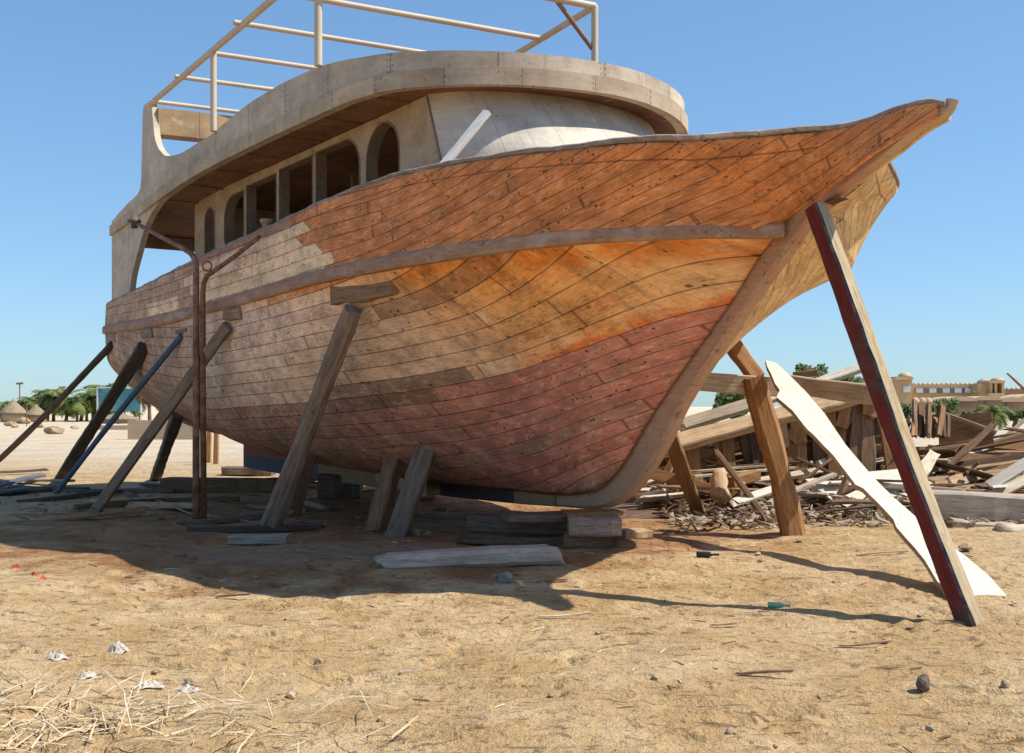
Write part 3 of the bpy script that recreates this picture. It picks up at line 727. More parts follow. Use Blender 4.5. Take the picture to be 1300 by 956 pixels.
for side in (1, -1):
    loops = [[Vector((p[0], p[1], 0)) for p in outer]]+[[Vector((p[0], p[1], 0)) for p in Lp] for Lp in WINS]
    tri = tessellate_polygon(loops); flat = [p for Lp in loops for p in Lp]
    n0 = len(flat); th = .09; Q = [(p.x, 2.15, p.y) for p in flat]+[(p.x, 2.15-th, p.y) for p in flat]
    Fs = [tuple(t) for t in tri]+[tuple(n0+k for k in t[::-1]) for t in tri]; b = 0
    for Lp in loops:
        k = len(Lp)
        for i in range(k): a_, c_ = b+i, b+(i+1) % k; Fs.append((a_, c_, n0+c_, n0+a_))
        b += k
    Q = np.array(Q); 
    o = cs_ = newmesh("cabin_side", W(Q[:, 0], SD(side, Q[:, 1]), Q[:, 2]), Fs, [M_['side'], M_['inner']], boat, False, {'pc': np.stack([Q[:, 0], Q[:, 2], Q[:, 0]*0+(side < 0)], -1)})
    bm = bmesh.new(); bm.from_mesh(o.data); bmesh.ops.recalc_face_normals(bm, faces=bm.faces); bm.to_mesh(o.data); bm.free()
    for L_, nm in ((WINS[0], 'door_frame'), (WINS[1], 'window_frame'), (WINS[2], 'window_frame'), (WINS[3], 'window_frame'), (WINS[4], 'window_frame'), (WINS[5], 'door_frame')):
        # inner lining, set inside the opening
        c0 = np.mean(np.array(L_), axis=0); k = len(L_); Q = []
        for inw, vv in ((-.002, 2.158), (.018, 2.158), (.018, 2.0), (-.002, 2.0)):
            for p in L_:
                d = np.array(p)-c0; Ln = np.linalg.norm(d); Q.append((*(c0+d*(1-inw/Ln*1.2)), vv))
        Q = np.array(Q)[:, [0, 2, 1]]; Fs = []
        for r_ in range(4):
            for i in range(k): a_ = r_*k+i; b_ = r_*k+(i+1) % k; c_ = ((r_+1) % 4)*k+(i+1) % k; d_ = ((r_+1) % 4)*k+i; Fs.append((a_, b_, c_, d_))
        newmesh(nm, W(Q[:, 0], SD(side, Q[:, 1]), Q[:, 2]), Fs, M_['lining'], boat).parent = cs_
# wheelhouse front: raked and rounded
fr = [(.72, 2.15), (.50, 1.98), (.26, 1.68), (.08, 1.30), (.0, .98), (-.04, .7), (-.05, .5)]
fp = resamp(fr, 40); fl = np.concatenate([fp, (fp*np.array([1, -1])+np.array([0, 1.0]))[::-1][1:]]); fa = np.concatenate([[0], np.cumsum(np.linalg.norm(np.diff(fl, axis=0), axis=1))])
Q = []; A = []
for i in range(len(fl)):
    for lay in (0, .06):
        for k in range(9):
            z_ = 3.86+(5.08-3.86)*k/8; rake = (5.08-z_)*(.40+.42*max(0, 1-(abs(fl[i, 1]-.5)/1.65)**3))
            Q.append((fl[i, 0]-rake+lay, fl[i, 1], z_)); A.append((fa[i], z_, 0))
Fs = []; m = 18
for a in range(len(fl)-1):
    b = a+1
    for k in range(8): Fs.append((a*m+k, a*m+k+1, b*m+k+1, b*m+k)); Fs.append((a*m+9+k, b*m+9+k, b*m+10+k, a*m+10+k))
Q = np.array(Q); newmesh("wheelhouse_front", W(Q[:, 0], Q[:, 1], Q[:, 2]), Fs, M_['wall'], boat, False, {'pc': np.array(A)})
for s in (1, -1):      # side cheek that closes the rake, with the corner board
    Q = np.array([(.72, SD(s, 2.15), 3.8), (.72, SD(s, 2.15), 5.07), (.72-.508, SD(s, 2.15), 3.8), (.72, SD(s, 2.09), 3.8), (.72, SD(s, 2.09), 5.07), (.72-.508, SD(s, 2.09), 3.8)])
    newmesh("wheelhouse_cheek", W(Q[:, 0], Q[:, 1], Q[:, 2]), [(0, 2, 1), (3, 4, 5), (0, 3, 5, 2), (1, 2, 5, 4), (0, 1, 4, 3)], M_['side'], boat, False, {'pc': Q[:, [0, 2, 1]]})
    Q = np.array([(.72+a, SD(s, 2.17-b), 5.06) for a in (-.012, .012) for b in (.005, .06)]+[(.212+a, SD(s, 2.17-b), 3.8) for a in (-.012, .012) for b in (.005, .06)])
    newmesh("corner_board", W(Q[:, 0], Q[:, 1], Q[:, 2]), [(0, 2, 6, 4), (1, 5, 7, 3), (0, 1, 3, 2), (4, 6, 7, 5), (0, 4, 5, 1), (2, 3, 7, 6)], M_['lining'], boat)
bbox("cabin_back", 8.52, 8.6, -1.05, 2.05, 3.46, 5.0, M_['side'], boat)
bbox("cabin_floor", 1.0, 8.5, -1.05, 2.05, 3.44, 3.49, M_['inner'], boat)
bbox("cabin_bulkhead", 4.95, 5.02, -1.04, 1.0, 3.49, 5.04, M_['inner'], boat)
# curved interior moulding seen through the windows
def tube_pts(pts, r, seg=10):
    P = [Vector(p) for p in pts]; Vs = []; Fs = []
    T0 = None
    for i, p in enumerate(P):
        t = (P[min(i+1, len(P)-1)]-P[max(i-1, 0)]).normalized()
        if T0 is None: a = t.orthogonal().normalized()
        else: a = (A0-t*A0.dot(t)).normalized()
        A0 = a; T0 = t; b = t.cross(a); rr = r[i] if isinstance(r, (list, tuple)) else r
        for k in range(seg): an = 2*math.pi*k/seg; Vs.append(p+(a*math.cos(an)+b*math.sin(an))*rr)
    for i in range(len(P)-1):
        for k in range(seg): x = i*seg+k; y = i*seg+(k+1) % seg; Fs.append((x, y, y+seg, x+seg))
    Fs.append(tuple(range(seg))[::-1]); Fs.append(tuple((len(P)-1)*seg+k for k in range(seg)))
    return Vs, Fs
def tube(name, pts, r, mat, parent=None, seg=10):
    if len(pts) == 2 and not isinstance(r, (list, tuple)):
        a_, b_ = Vector(pts[0]), Vector(pts[1]); e_ = (b_-a_).normalized()*.012; pts = [a_, a_+e_, a_.lerp(b_, .5), b_-e_, b_]
    Vs, Fs = tube_pts(pts, r, seg)
    o = newmesh(name, [tuple(x) for x in Vs], Fs, mat, parent, True); return o
for u_ in (3.2, 4.2):
    pts = [W(u_, 1.2-1.0*math.cos(a)*1.0, 3.9+1.0*math.sin(a)) for a in np.linspace(.2, 1.5, 10)]
    tube("interior_arch", [Vector(p) for p in pts], .035, M_['tan'], boat)

# ---- awning frame of pipes (z = 6.7)
def z67(px, py, z=6.7):
    Y = F*(z-CH)/(YH-py); return Vector(((px-650)/F*Y, Y, z))
rA = z67(190, 133); rB = z67(345, 0); rd = (rB-rA).normalized()
pA = z67(640, 78); pB = z67(755, 8); pd = (pB-pA).normalized()
tr = (z67(682, 48)-z67(410, 0)).normalized()
rEnd = rA+rd*9.2
tube("frame_rail", [rA-rd*.15, rEnd], .045, M_['cream'], boat)
tube("frame_rail", [pA-pd*4.2, pB], .045, M_['cream'], boat)
def xline(p, d):      # where the bar from p along d meets the port rail
    A = np.array([[d.x, -pd.x], [d.y, -pd.y]]); b = np.array([pA.x-p.x, pA.y-p.y]); s, t = np.linalg.solve(A, b); return p+d*s
for (px, py) in ((200, 130), (232, 99), (275, 69), (308, 31)):
    a = z67(px, py+1); a.z += .02; e = xline(a, tr); tube("frame_bar", [a-tr*.12, e], .035, M_['cream'], boat)
mid = z67(410, 0); e = xline(mid, tr); s_ = (mid-rA).dot(tr); 
tube("frame_bar", [e-tr*3.72, e], .038, M_['cream'], boat)
tube("frame_bar", [pB-tr*3.62, pB], .045, M_['cream'], boat)
def post(px, pytop, pybot, ontop, name="frame_post"):
    tube(name, [ontop, Vector((ontop.x, ontop.y, CH+(YH-pybot)/F*ontop.y))], .045, M_['cream'], boat)
p1 = z67(271, 63); post(268, 62, 167, p1)
tq = (rB-rA).length; p2 = rB+rd*1.28
y2 = (404-650)/F; s_ = (y2*rA.y-rA.x)/(rd.x-y2*rd.y); p2 = rA+rd*s_; post(404, 0, 84, p2)
post(753, 10, 92, pB)
tube("frame_brace", [z67(706, 0)-Vector((0, 0, 0)), pix(752, 62, pB.y)], .03, M_['rustbar'], boat)
# bollard on the rail
def lathe(name, base, prof, mat, parent=None, seg=16):
    Vs = []; Fs = []
    for z_, r_ in prof:
        for k in range(seg): a = 2*math.pi*k/seg; Vs.append((base[0]+r_*math.cos(a), base[1]+r_*math.sin(a), base[2]+z_))
    for i in range(len(prof)-1):
        for k in range(seg): x = i*seg+k; y = i*seg+(k+1) % seg; Fs.append((x, y, y+seg, x+seg))
    Fs.append(tuple(range(seg))[::-1]); Fs.append(tuple((len(prof)-1)*seg+k for k in range(seg)))
    return newmesh(name, Vs, Fs, mat, parent, True)
b0 = W(3.65, 2.86, float(zs(3.65))+.02)
lathe("bollard", b0, [(0, .07), (.04, .06), (.09, .06), (.12, .09), (.15, .085), (.155, .02)], M_['tan'], boat)

# ------------------------------------------------------------------ timbers
def timber(name, p0, p1, w, t, mat, seed=0, wdir=None, jag=.012, ends=.04, taper=0.0, rnd=False, bend=0.0, parent=None, chamfer=.12, twist=0.0, mats=None, facemap=None):
    """hewn timber from p0 to p1: w wide along wdir, t thick; its own object with X along its length"""
    rs = random.Random(seed*7919+13); p0 = Vector(p0); p1 = Vector(p1); d = p1-p0; L = d.length; X = d/L
    wd = Vector(wdir) if wdir is not None else (Vector((0, 0, 1)).cross(X) if abs(X.z) < .97 else Vector((1, 0, 0)))
    Yv = (wd-X*wd.dot(X)).normalized(); Zv = X.cross(Yv)
    n = max(5, min(26, int(L/.16))); Vs = []
    if rnd: prof = [(.5*math.cos(a), .5*math.sin(a)) for a in [2*math.pi*k/10 for k in range(10)]]
    else:
        c = chamfer; cy = min(.4, c*t/max(w, 1e-3)) if w > t else c; cz = c if w > t else min(.4, c*w/t)
        prof = [(-.5+cy, -.5), (.5-cy, -.5), (.5, -.5+cz), (.5, .5-cz), (.5-cy, .5), (-.5+cy, .5), (-.5, .5-cz), (-.5, -.5+cz)]
    m = len(prof); ph = rs.random()*6
    for i in range(n+1):
        f = i/n; ww = w*(1-taper*f)*(1+jag*2.2*math.sin(f*9+ph)+rs.uniform(-jag, jag)*2); tt = t*(1-taper*.6*f)*(1+rs.uniform(-jag, jag)*2)
        by = bend*4*f*(1-f)*L+math.sin(f*5+ph)*jag*w; bz = math.sin(f*4+ph*2)*jag*.6*L*.3
        tw = twist*f
        for a, b in prof:
            y = a*ww; z_ = b*tt
            ex = 0
            if i == 0: ex = rs.uniform(0, ends)
            if i == n: ex = -rs.uniform(0, ends)
            y2, z2 = y*math.cos(tw)-z_*math.sin(tw), y*math.sin(tw)+z_*math.cos(tw)
            Vs.append((f*L+ex, by+y2+rs.uniform(-1, 1)*jag*.25*w, bz+z2))
    Fs = []
    for i in range(n):
        for k in range(m): x = i*m+k; y = i*m+(k+1) % m; Fs.append((x, x+m, y+m, y))
    Fs.append(tuple(range(m))); Fs.append(tuple(n*m+k for k in range(m))[::-1])
    me = bpy.data.meshes.new(name); me.from_pydata(Vs, [], Fs)
    for q in (mats or [mat]): me.materials.append(q)
    if facemap:
        for i in range(n):
            for k in range(m): me.polygons[i*m+k].material_index = facemap[k]
    if rnd: me.polygons.foreach_set('use_smooth', [True]*len(me.polygons))
    bm = bmesh.new(); bm.from_mesh(me); bmesh.ops.recalc_face_normals(bm, faces=bm.faces); bm.to_mesh(me); bm.free()
    o = bpy.data.objects.new(name, me); COL.objects.link(o)
    Mx_ = Matrix((X, Yv, Zv)).transposed().to_4x4(); Mx_.translation = p0
    if parent is not None:
        o.parent = parent; Mx_.translation = p0-parent.location
    o.matrix_basis = Mx_
    return o
def G(px, py, dz=0):
    z_ = 0.0
    for _ in range(6): p = gnd(px, py, z_); z_ = gz(p.x, p.y)
    return Vector((p.x, p.y, z_+dz))
def hullpt(px, py, outw=.06):
    h_ = hit(px, py); 
    if h_ is None: print('no hit', px, py); return pix(px, py, 13)
    d = Vector((NR[0], NR[1], -.3)).normalized(); return h_+d*outw

# pads nailed to the planking
def pad(pxa, pxb, h, t, mat, seed, lab=None, parts=1):
    a = hullpt(*pxa, t*.5); b = hullpt(*pxb, t*.5)
    o = timber("hull_pad", a, b, h, t, mat, seed, wdir=(0, 0, 1), jag=.03, parent=boat)
    return o
pad((428, 371), (508, 358), .27, .10, M_['padw'], 3); pad((290, 398), (312, 397), .17, .09, M_['padw'], 4)
pad((184, 422), (198, 421), .17, .08, M_['grey'], 5); pad((140, 427), (150, 427), .17, .07, M_['grey'], 6); pad((228, 421), (242, 418), .06, .07, M_['grey'], 7)

def shore(name, base, top, w, t, mat, seed, label, outw=.12, wdir=None, group="shoring timbers propping the boat", cat="prop", **k):
    p0 = G(*base, -.06); p1 = hullpt(*top, outw) if not isinstance(top, Vector) else top
    o = timber(name, p0, p1, w, t, mat, seed, wdir, **k); tag(o, label, cat, group); return o
shore("shoring_timber", (338, 673), (470, 384), .25, .20, M_['grey'], 11, "thick weathered grey prop under the pad amidships, topmost on the near side of the hull", .20, wdir=(1, -.2, 0), taper=.18, jag=.03, chamfer=.3)
shore("shoring_timber", (368, 654), (396, 571), .22, .18, M_['dirty'], 12, "short dark prop hidden behind the foot of the thick grey prop", .05, jag=.02)
shore("shoring_timber", (501, 681), (543, 570), .25, .20, M_['grey'], 13, "short brown prop under the hull, nearer one of the leaning pair", .02, wdir=(1, -.1, 0), jag=.012, ends=.01)
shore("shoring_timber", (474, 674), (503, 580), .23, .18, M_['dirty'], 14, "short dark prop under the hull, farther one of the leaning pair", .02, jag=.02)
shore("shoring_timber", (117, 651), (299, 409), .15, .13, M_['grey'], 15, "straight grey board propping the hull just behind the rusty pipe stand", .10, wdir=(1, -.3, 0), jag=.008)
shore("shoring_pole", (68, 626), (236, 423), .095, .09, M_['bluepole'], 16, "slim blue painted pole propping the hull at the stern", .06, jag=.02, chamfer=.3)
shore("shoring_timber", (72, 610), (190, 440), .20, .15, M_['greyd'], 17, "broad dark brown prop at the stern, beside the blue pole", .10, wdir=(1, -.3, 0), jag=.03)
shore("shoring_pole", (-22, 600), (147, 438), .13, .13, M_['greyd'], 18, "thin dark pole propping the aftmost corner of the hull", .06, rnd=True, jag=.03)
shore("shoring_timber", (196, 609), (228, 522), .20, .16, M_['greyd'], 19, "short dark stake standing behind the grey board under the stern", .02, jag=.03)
# far (port) side props seen under the keel and beside the bow
t_ = W(7.6, -1.6, 1.35)
for i, (bx, tx, lab) in enumerate((((265, 588), (266, 545), "thin post under the stern on the far side, left of two"), ((274, 590), (275, 550), "thin post under the stern on the far side, right of two"))):
    b = G(*bx, -.05); o = timber("shoring_post", b, pix(tx[0], tx[1]-14, b.y), .13, .13, M_['brown'], 30+i); tag(o, lab, "prop", "far side props under the stern")
# prop with the big honey-coloured leg under the port bow
o = timber("shoring_timber", G(1008, 677, -.08), pix(955, 478, 14.25), .27, .22, M_['honey'], 21, wdir=(1, .1, 0), jag=.035, bend=.015, chamfer=.25)
tag(o, "thick honey brown crooked prop standing under the crossbeam by the bow", "prop", "props on the far side of the bow")
o = timber("shoring_timber", pix(962, 482, 14.6), pix(921, 425, 14.9), .20, .16, M_['brown'], 22, wdir=(1, 0, 0), jag=.02)
tag(o, "upper brown strut leaning from the crossbeam to the hull beside the stem", "prop", "props on the far side of the bow")
o = timber("shoring_timber", G(890, 655, -.06), pix(848, 545, 16.2), .20, .16, M_['honey'], 23, wdir=(1, 0, 0), jag=.04)
tag(o, "narrower brown prop left of the crooked prop, under the stem", "prop", "props on the far side of the bow")
o = timber("crossbeam", pix(872, 483, 14.35), pix(990, 492, 14.35), .24, .22, M_['pale'], 24, wdir=(0, 0, 1), jag=.01, ends=.01, chamfer=.06)
tag(o, "pale squared crossbeam running from the stem to the top of the crooked prop", "beam")
o = timber("crossbeam", pix(985, 486, 14.95), pix(1122, 503, 13.9), .24, .20, M_['pale'], 25, wdir=(0, 0, 1), jag=.012, chamfer=.06)
tag(o, "pale squared beam between the white plank and the red post", "beam")

# red-painted post leaning on the stemhead
p0 = G(1236, 789, -.08); p1 = pix(1033, 262, 10.6)
X = (p1-p0).normalized(); wd = Vector((.50, -.87, 0))
FMAP = [0, 2, 1, 2, 0, 1, 1, 1]
o = timber("leaning_post", p0, p1,   .185, .155, None, 26, wdir=wd, jag=.028, ends=.02, chamfer=.13, mats=[M_['redp'], M_['yelf'], M_['bluee']], facemap=FMAP)
tag(o, "square post with one flaking dark red face leaning against the bow", "post")

# white plank with a ragged edge
z0p = G(1215, 762).z-.01; yb = G(1215, 762).y; k45 = (2.18-z0p)/(14.3-yb)
def pl(px, py):
    a = (YH-py)/F; Y = (CH-z0p+k45*yb)/(k45-a); return ((px-650)/F*Y, Y, CH+a*Y)
left = [(972, 457), (974, 465), (980, 477), (984, 487), (990, 495), (986, 504), (1006, 521), (1024, 544), (1034, 553), (1047, 567), (1058, 578), (1070, 594), (1086, 615), (1096, 620), (1107, 631), (1121, 645), (1134, 659), (1138, 669), (1150, 683), (1161, 695), (1174, 711), (1183, 726), (1190, 738), (1195, 742), (1208, 763)]
right = [(1252, 766), (1287, 768), (1270, 747), (1257, 732), (1226, 706), (1195, 684), (1164, 657), (1132, 629), (1109, 606), (1074, 565), (1047, 525), (1024, 498), (1001, 475), (986, 461)]
Pq = [Vector(pl(*p)) for p in left+right]; 
nn = Vector((0, -k45, 1)).normalized(); k = len(Pq)
tri = tessellate_polygon([Pq]); Vs = [tuple(p) for p in Pq]+[tuple(p-nn*.055) for p in Pq]
Fs = [tuple(t) for t in tri]+[tuple(k+x for x in t[::-1]) for t in tri]+[(i, (i+1) % k, k+(i+1) % k, k+i) for i in range(k)]
o = newmesh("white_plank", Vs, Fs, [M_['wplank'], M_['tan']]); 
bm = bmesh.new(); bm.from_mesh(o.data); bmesh.ops.recalc_face_normals(bm, faces=bm.faces); bm.to_mesh(o.data); bm.free()
for p in o.data.polygons:
    if abs(p.normal.dot(nn)) < .5: p.material_index = 1
recenter(o, Pq[24]); tag(o, "long whitish plank with ragged edges leaning against the crossbeam behind the red post", "plank")
# white timber leaning on the wheelhouse front
o = timber("leaning_timber", pix(556, 218, 11.75), pix(619, 142, 11.95), .085, .06, M_['whitep'], 27, wdir=(1, -.2, .6), jag=.004, ends=.005, chamfer=.05)
tag(o, "white painted timber leaning in front of the wheelhouse above the bulwark", "timber")

# ------------------------------------------------------------------ rusty twin pipe stand
st = empty("pipe_stand", G(251, 660), "tall rusty twin pipe stand with curved top arms beside the hull", "pipe stand")
b = G(249, 662, -.1); Yp = b.y
A1 = [b, pix(249, 500, Yp), pix(249, 345, Yp), pix(248, 331, Yp+.02), pix(243, 322, Yp+.08), pix(232, 315, Yp+.25), pix(205, 301, Yp+.9), pix(172, 283, Yp+1.7)]
tube("pipe", A1, [.05, .048, .044, .042, .04, .036, .032, .03], M_['rustp'], st, 12)
b2 = b+Vector((.10, .02, 0))
B1 = [b2, pix(257.5, 500, Yp), pix(257.5, 372, Yp), pix(258.5, 360, Yp-.02), pix(263, 350, Yp-.06), pix(272, 344, Yp-.35), pix(300, 324, Yp-.95), pix(329, 301, Yp-1.65)]
tube("pipe", B1, [.044, .042, .038, .036, .034, .032, .03, .028], M_['rust'], st, 12)
for py in ():
    bx = tube("clamp", [pix(242.5, py, Yp-.02), pix(264, py, Yp-.02)], .035, M_['rust'], st, 6)
e = A1[-1]; lathe("top_fitting", (e.x-.02, e.y, e.z-.08), [(0, .05), (.08, .05), (.09, .10), (.12, .10), (.15, .06), (.20, .045), (.21, .02)], M_['greyd'], st)  # small bollard-like cap on the end of the arm, not a lamp
ring = [pix(263+6*math.cos(a), 338+6*math.sin(a), Yp) for a in np.linspace(0, 6.283, 17)]
tube("ring", ring, .012, M_['rust'], st, 6)

# ------------------------------------------------------------------ blocks and timbers under the boat
def block(name, px0, py0, px1, py1, hh, dd, mat, seed, label, zb=0.0, cat="block", group=None, ends=.03, yoff=0):
    """timber lying with its near lower edge from pixel 0 to pixel 1 on level zb"""
    a = gnd(px0, py0, zb); c_ = gnd(px1, py1, zb); z_ = zb+hh/2+(gz(a.x, a.y) if zb == 0 else 0)
    a = Vector((a.x, a.y+dd/2+yoff, z_)); c_ = Vector((c_.x, c_.y+dd/2+yoff, z_))
    o = timber(name, a, c_, dd, hh, mat, seed, wdir=(0, 1, 0), jag=.03, ends=ends); tag(o, label, cat, group); return o
GB = "blocking timbers stacked under the keel"
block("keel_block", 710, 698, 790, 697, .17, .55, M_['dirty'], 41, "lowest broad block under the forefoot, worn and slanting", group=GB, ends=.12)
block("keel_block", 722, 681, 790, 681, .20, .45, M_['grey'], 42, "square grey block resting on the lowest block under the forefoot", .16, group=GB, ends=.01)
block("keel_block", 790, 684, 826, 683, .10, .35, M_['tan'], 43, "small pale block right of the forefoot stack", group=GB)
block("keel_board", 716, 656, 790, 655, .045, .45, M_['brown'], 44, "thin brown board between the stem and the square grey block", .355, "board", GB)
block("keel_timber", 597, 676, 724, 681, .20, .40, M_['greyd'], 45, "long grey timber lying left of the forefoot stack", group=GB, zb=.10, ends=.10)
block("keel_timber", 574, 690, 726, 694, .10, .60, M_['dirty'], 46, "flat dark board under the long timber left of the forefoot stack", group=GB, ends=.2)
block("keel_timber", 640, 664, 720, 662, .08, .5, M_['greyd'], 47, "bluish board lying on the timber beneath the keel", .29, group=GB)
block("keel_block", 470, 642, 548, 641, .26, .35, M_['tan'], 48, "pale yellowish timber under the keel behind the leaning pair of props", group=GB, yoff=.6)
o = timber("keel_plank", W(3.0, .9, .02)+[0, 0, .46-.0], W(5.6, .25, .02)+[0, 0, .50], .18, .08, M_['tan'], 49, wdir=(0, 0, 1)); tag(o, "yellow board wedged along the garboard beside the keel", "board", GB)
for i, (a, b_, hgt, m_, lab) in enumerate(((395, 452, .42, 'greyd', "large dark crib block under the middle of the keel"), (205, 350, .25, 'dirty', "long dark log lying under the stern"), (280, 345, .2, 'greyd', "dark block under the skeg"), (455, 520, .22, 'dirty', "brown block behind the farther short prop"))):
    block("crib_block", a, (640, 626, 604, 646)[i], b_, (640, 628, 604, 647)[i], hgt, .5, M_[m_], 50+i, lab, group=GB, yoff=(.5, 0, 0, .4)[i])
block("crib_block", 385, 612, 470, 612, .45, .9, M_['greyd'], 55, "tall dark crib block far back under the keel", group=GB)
# pale weathered slab in front
o = timber("driftwood_slab", G(470, 722, .07), G(716, 716, .085), .34, .17, M_['drift'], 56, wdir=(0, 1, 0), jag=.035, ends=.35, taper=-.12, chamfer=.25)
tag(o, "long weathered grey slab lying on the ground in the boat's shadow", "timber")
o = timber("timber_offcut", G(292, 690, .05), G(372, 689, .05), .22, .11, M_['drift'], 57, wdir=(0, 1, 0), jag=.03, ends=.06); tag(o, "short pale offcut lying in front of the thick grey prop", "offcut")
# loose boards in the shade
rs = random.Random(5)
GS = "loose boards lying in the shade under the boat"
for i in range(30):
    u_ = rs.uniform(.5, 12.5); v_ = rs.uniform(-1.0, 4.6)
    if u_ < 3.5 and v_ > 1.9: continue
    p = W(u_, v_, 0); a = rs.uniform(0, 3.14); L = rs.uniform(.5, 2.4); wv = rs.uniform(.08, .2); th = rs.uniform(.03, .09)
    d = Vector((math.cos(a)*1, math.sin(a)*.7, 0)).normalized()
    c_ = Vector((p[0], p[1], gz(p[0], p[1])+th*.5)); 
    o = timber("loose_board", c_-d*L/2, c_+d*L/2+Vector((0, 0, rs.uniform(0, .05))), wv, th, M_[rs.choice(['dirty', 'brown', 'greyd', 'tan', 'dirty'])], 100+i, jag=.04, ends=.12)
    tag(o, "dusty old board lying loose in the shade beneath the boat", "board", GS)
for i, (x0, y0, x1, y1, m_) in enumerate(((-20, 604, 60, 601, 'greyd'), (-15, 622, 55, 610, 'bgrey'), (-10, 630, 40, 627, 'bgrey'), (0, 612, 90, 618, 'grey'))):
    o = timber("loose_board", G(x0, y0, .06), G(x1, y1, .10), .22, .05, M_[m_], 160+i, jag=.04, ends=.1)
    tag(o, ["dark board at the left edge, nearest the stern shadow's rim", "bluish board at the left edge lying across the pile of boards", "short bluish board at the left edge, nearest the camera", "grey board at the left edge running towards the stern props"][i], "board", "boards piled at the left edge")
stk = [G(158, 628, .03), G(205, 641, .05), G(240, 655, .04), G(300, 662, .03), G(345, 672, .02)]
o = tube("stick", stk, [.02, .018, .015, .012, .008], M_['grey'], None, 7); recenter(o, stk[0]); tag(o, "long thin crooked stick on the shaded ground by the pipe stand", "stick")

# ------------------------------------------------------------------ wreck heap on the right
Mx = 'pale tan brown dirty grey honey whitew'.split()
wr = empty("wrecked_hull", (4.6, 19.2, 0), "broken side of a wooden hull with exposed ribs lying in the debris", "wreck")
gA = pix(852, 566, 18.6); gB = pix(1130, 488, 18.6)
timber("gunwale", gA, gB, .30, .16, M_['tan'], 61, wdir=(0, .6, .6), jag=.03, ends=.2, parent=wr)
timber("gunwale", gA+Vector((.1, .35, .25)), gB+Vector((-.1, .5, .35)), .16, .10, M_['whitew'], 62, wdir=(0, .6, .6), jag=.03, ends=.3, parent=wr)
timber("stringer", gA+Vector((-.1, .1, -.30)), gB+Vector((.2, .1, -.38)), .14, .07, M_['brown'], 63, wdir=(0, 0, 1), jag=.04, ends=.2, parent=wr)
timber("stringer", gA+Vector((-.2, .3, -.55)), gB+Vector((.2, .2, -.85)), .14, .07, M_['dirty'], 64, wdir=(0, 0, 1), jag=.04, ends=.2, parent=wr)
for i in range(17):
    f = (i+.5)/17+rs.uniform(-.015, .015); p = gA.lerp(gB, f)+Vector((0, .12, -.05)); z0 = max(.1, .15+f*.2)
    q = Vector((p.x+rs.uniform(-.12, .3), p.y-rs.uniform(.1, .35), z0))
    timber("rib", q, p, .15+rs.uniform(0, .08), .08, M_[rs.choice(['brown', 'dirty', 'honey', 'brown'])], 70+i, wdir=(1, 0, 0), jag=.04, parent=wr)
for i in range(9):
    f = rs.uniform(.4, 1); p = gA.lerp(gB, f)+Vector((0, .0, -.12)); q = p+Vector((rs.uniform(-.1, .1), -.05, -rs.uniform(.25, .45)))
    timber("rib_pad", q, p, .2, .05, M_[rs.choice(['honey', 'tan', 'honey'])], 90+i, wdir=(1, 0, 0), jag=.04, parent=wr)
for i in range(6):   # planking behind the ribs
    a = gA+Vector((-.2, .55, -.15-.2*i)); b_ = gB+Vector((.3, .55+.05*i, -.1-.27*i))
    if a.z < .1: a.z = .1
    if b_.z < .1: b_.z = .12
    timber("planking", a, b_, .26, .04, M_['dirty'], 110+i, wdir=(0, .1, 1), jag=.03, ends=.25, parent=wr)

wr2 = empty("plank_stack", (9.0, 17.6, 0), "collapsed fan of long brown planks at the right edge of the debris", "wreck")
for i in range(15):
    a = pix(1180+3*i+rs.uniform(-14, 14), 612-2.6*i, 17.6+.13*i); b_ = pix(1345, 592-3.6*i+rs.uniform(-3, 3), 17.4+.15*i)
    timber("plank", a, b_, rs.choice((.13, .16, .2)), .05, M_[['tan', 'brown', 'dirty', 'tan', 'dirty', 'brown', 'dirty'][i % 7]], 120+i, wdir=(0, .55, .8), jag=.03, ends=.3, parent=wr2)
def dpl(name, x0, y0, Y0, x1, y1, Y1, w_, t_, m_, seed, label, cat="board", wdir=None, group=None, **k):
    a = pix(x0, y0, Y0); b_ = pix(x1, y1, Y1); o = timber(name, a, b_, w_, t_, M_[m_], seed, wdir, **k); tag(o, label, cat, group); return o
dpl("squared_timber", 1160, 640, 15.6, 1400, 655, 15.4, .40, .42, 'drift', 201, "massive grey squared timber lying at the right edge in front of the debris", "timber", (0, 0, 1), jag=.012, ends=.05, chamfer=.08)
dpl("squared_timber", 1205, 670, 15.2, 1290, 676, 15.1, .24, .28, 'pale', 202, "short squared timber under the massive one at the right edge", "timber", (0, 0, 1), jag=.02)
dpl("log", 1266, 676, 14.7, 1400, 680, 14.6, .26, .26, 'pale', 203, "split log end poking in at the right edge", "log", (0, 0, 1), rnd=True, jag=.05)
dpl("flat_panel", 1045, 628, 16.9, 1180, 612, 17.6, .95, .05, 'whitew', 204, "wide pale panel lying flat among the debris behind the white plank", "panel", (0, 1, .42), jag=.01)
dpl("flat_panel", 1190, 556, 19.5, 1262, 548, 19.0, .75, .06, 'brown', 205, "dark brown panel with a pale upper edge right of the red post", "panel", (.15, .3, .9), jag=.02)
dpl("long_board", 1195, 524, 19.3, 1266, 549, 18.8, .06, .06, 'tan', 206, "pale batten along the top of the dark brown panel", "board")
dpl("long_board", 866, 539, 17.9, 958, 510, 18.0, .22, .05, 'pale', 207, "long pale board on top of the heap just right of the stem", "board", (0, .6, .6))
dpl("long_board", 1168, 625, 15.9, 1330, 632, 15.5, .30, .05, 'tan', 208, "flat board resting on the massive timber at the right edge", "board", (0, 1, .05))
dpl("long_board", 1255, 618, 16.4, 1320, 578, 16.4, .20, .05, 'whitew', 209, "bright leaning board near the right edge above the massive timber", "board", (.3, .5, .6))
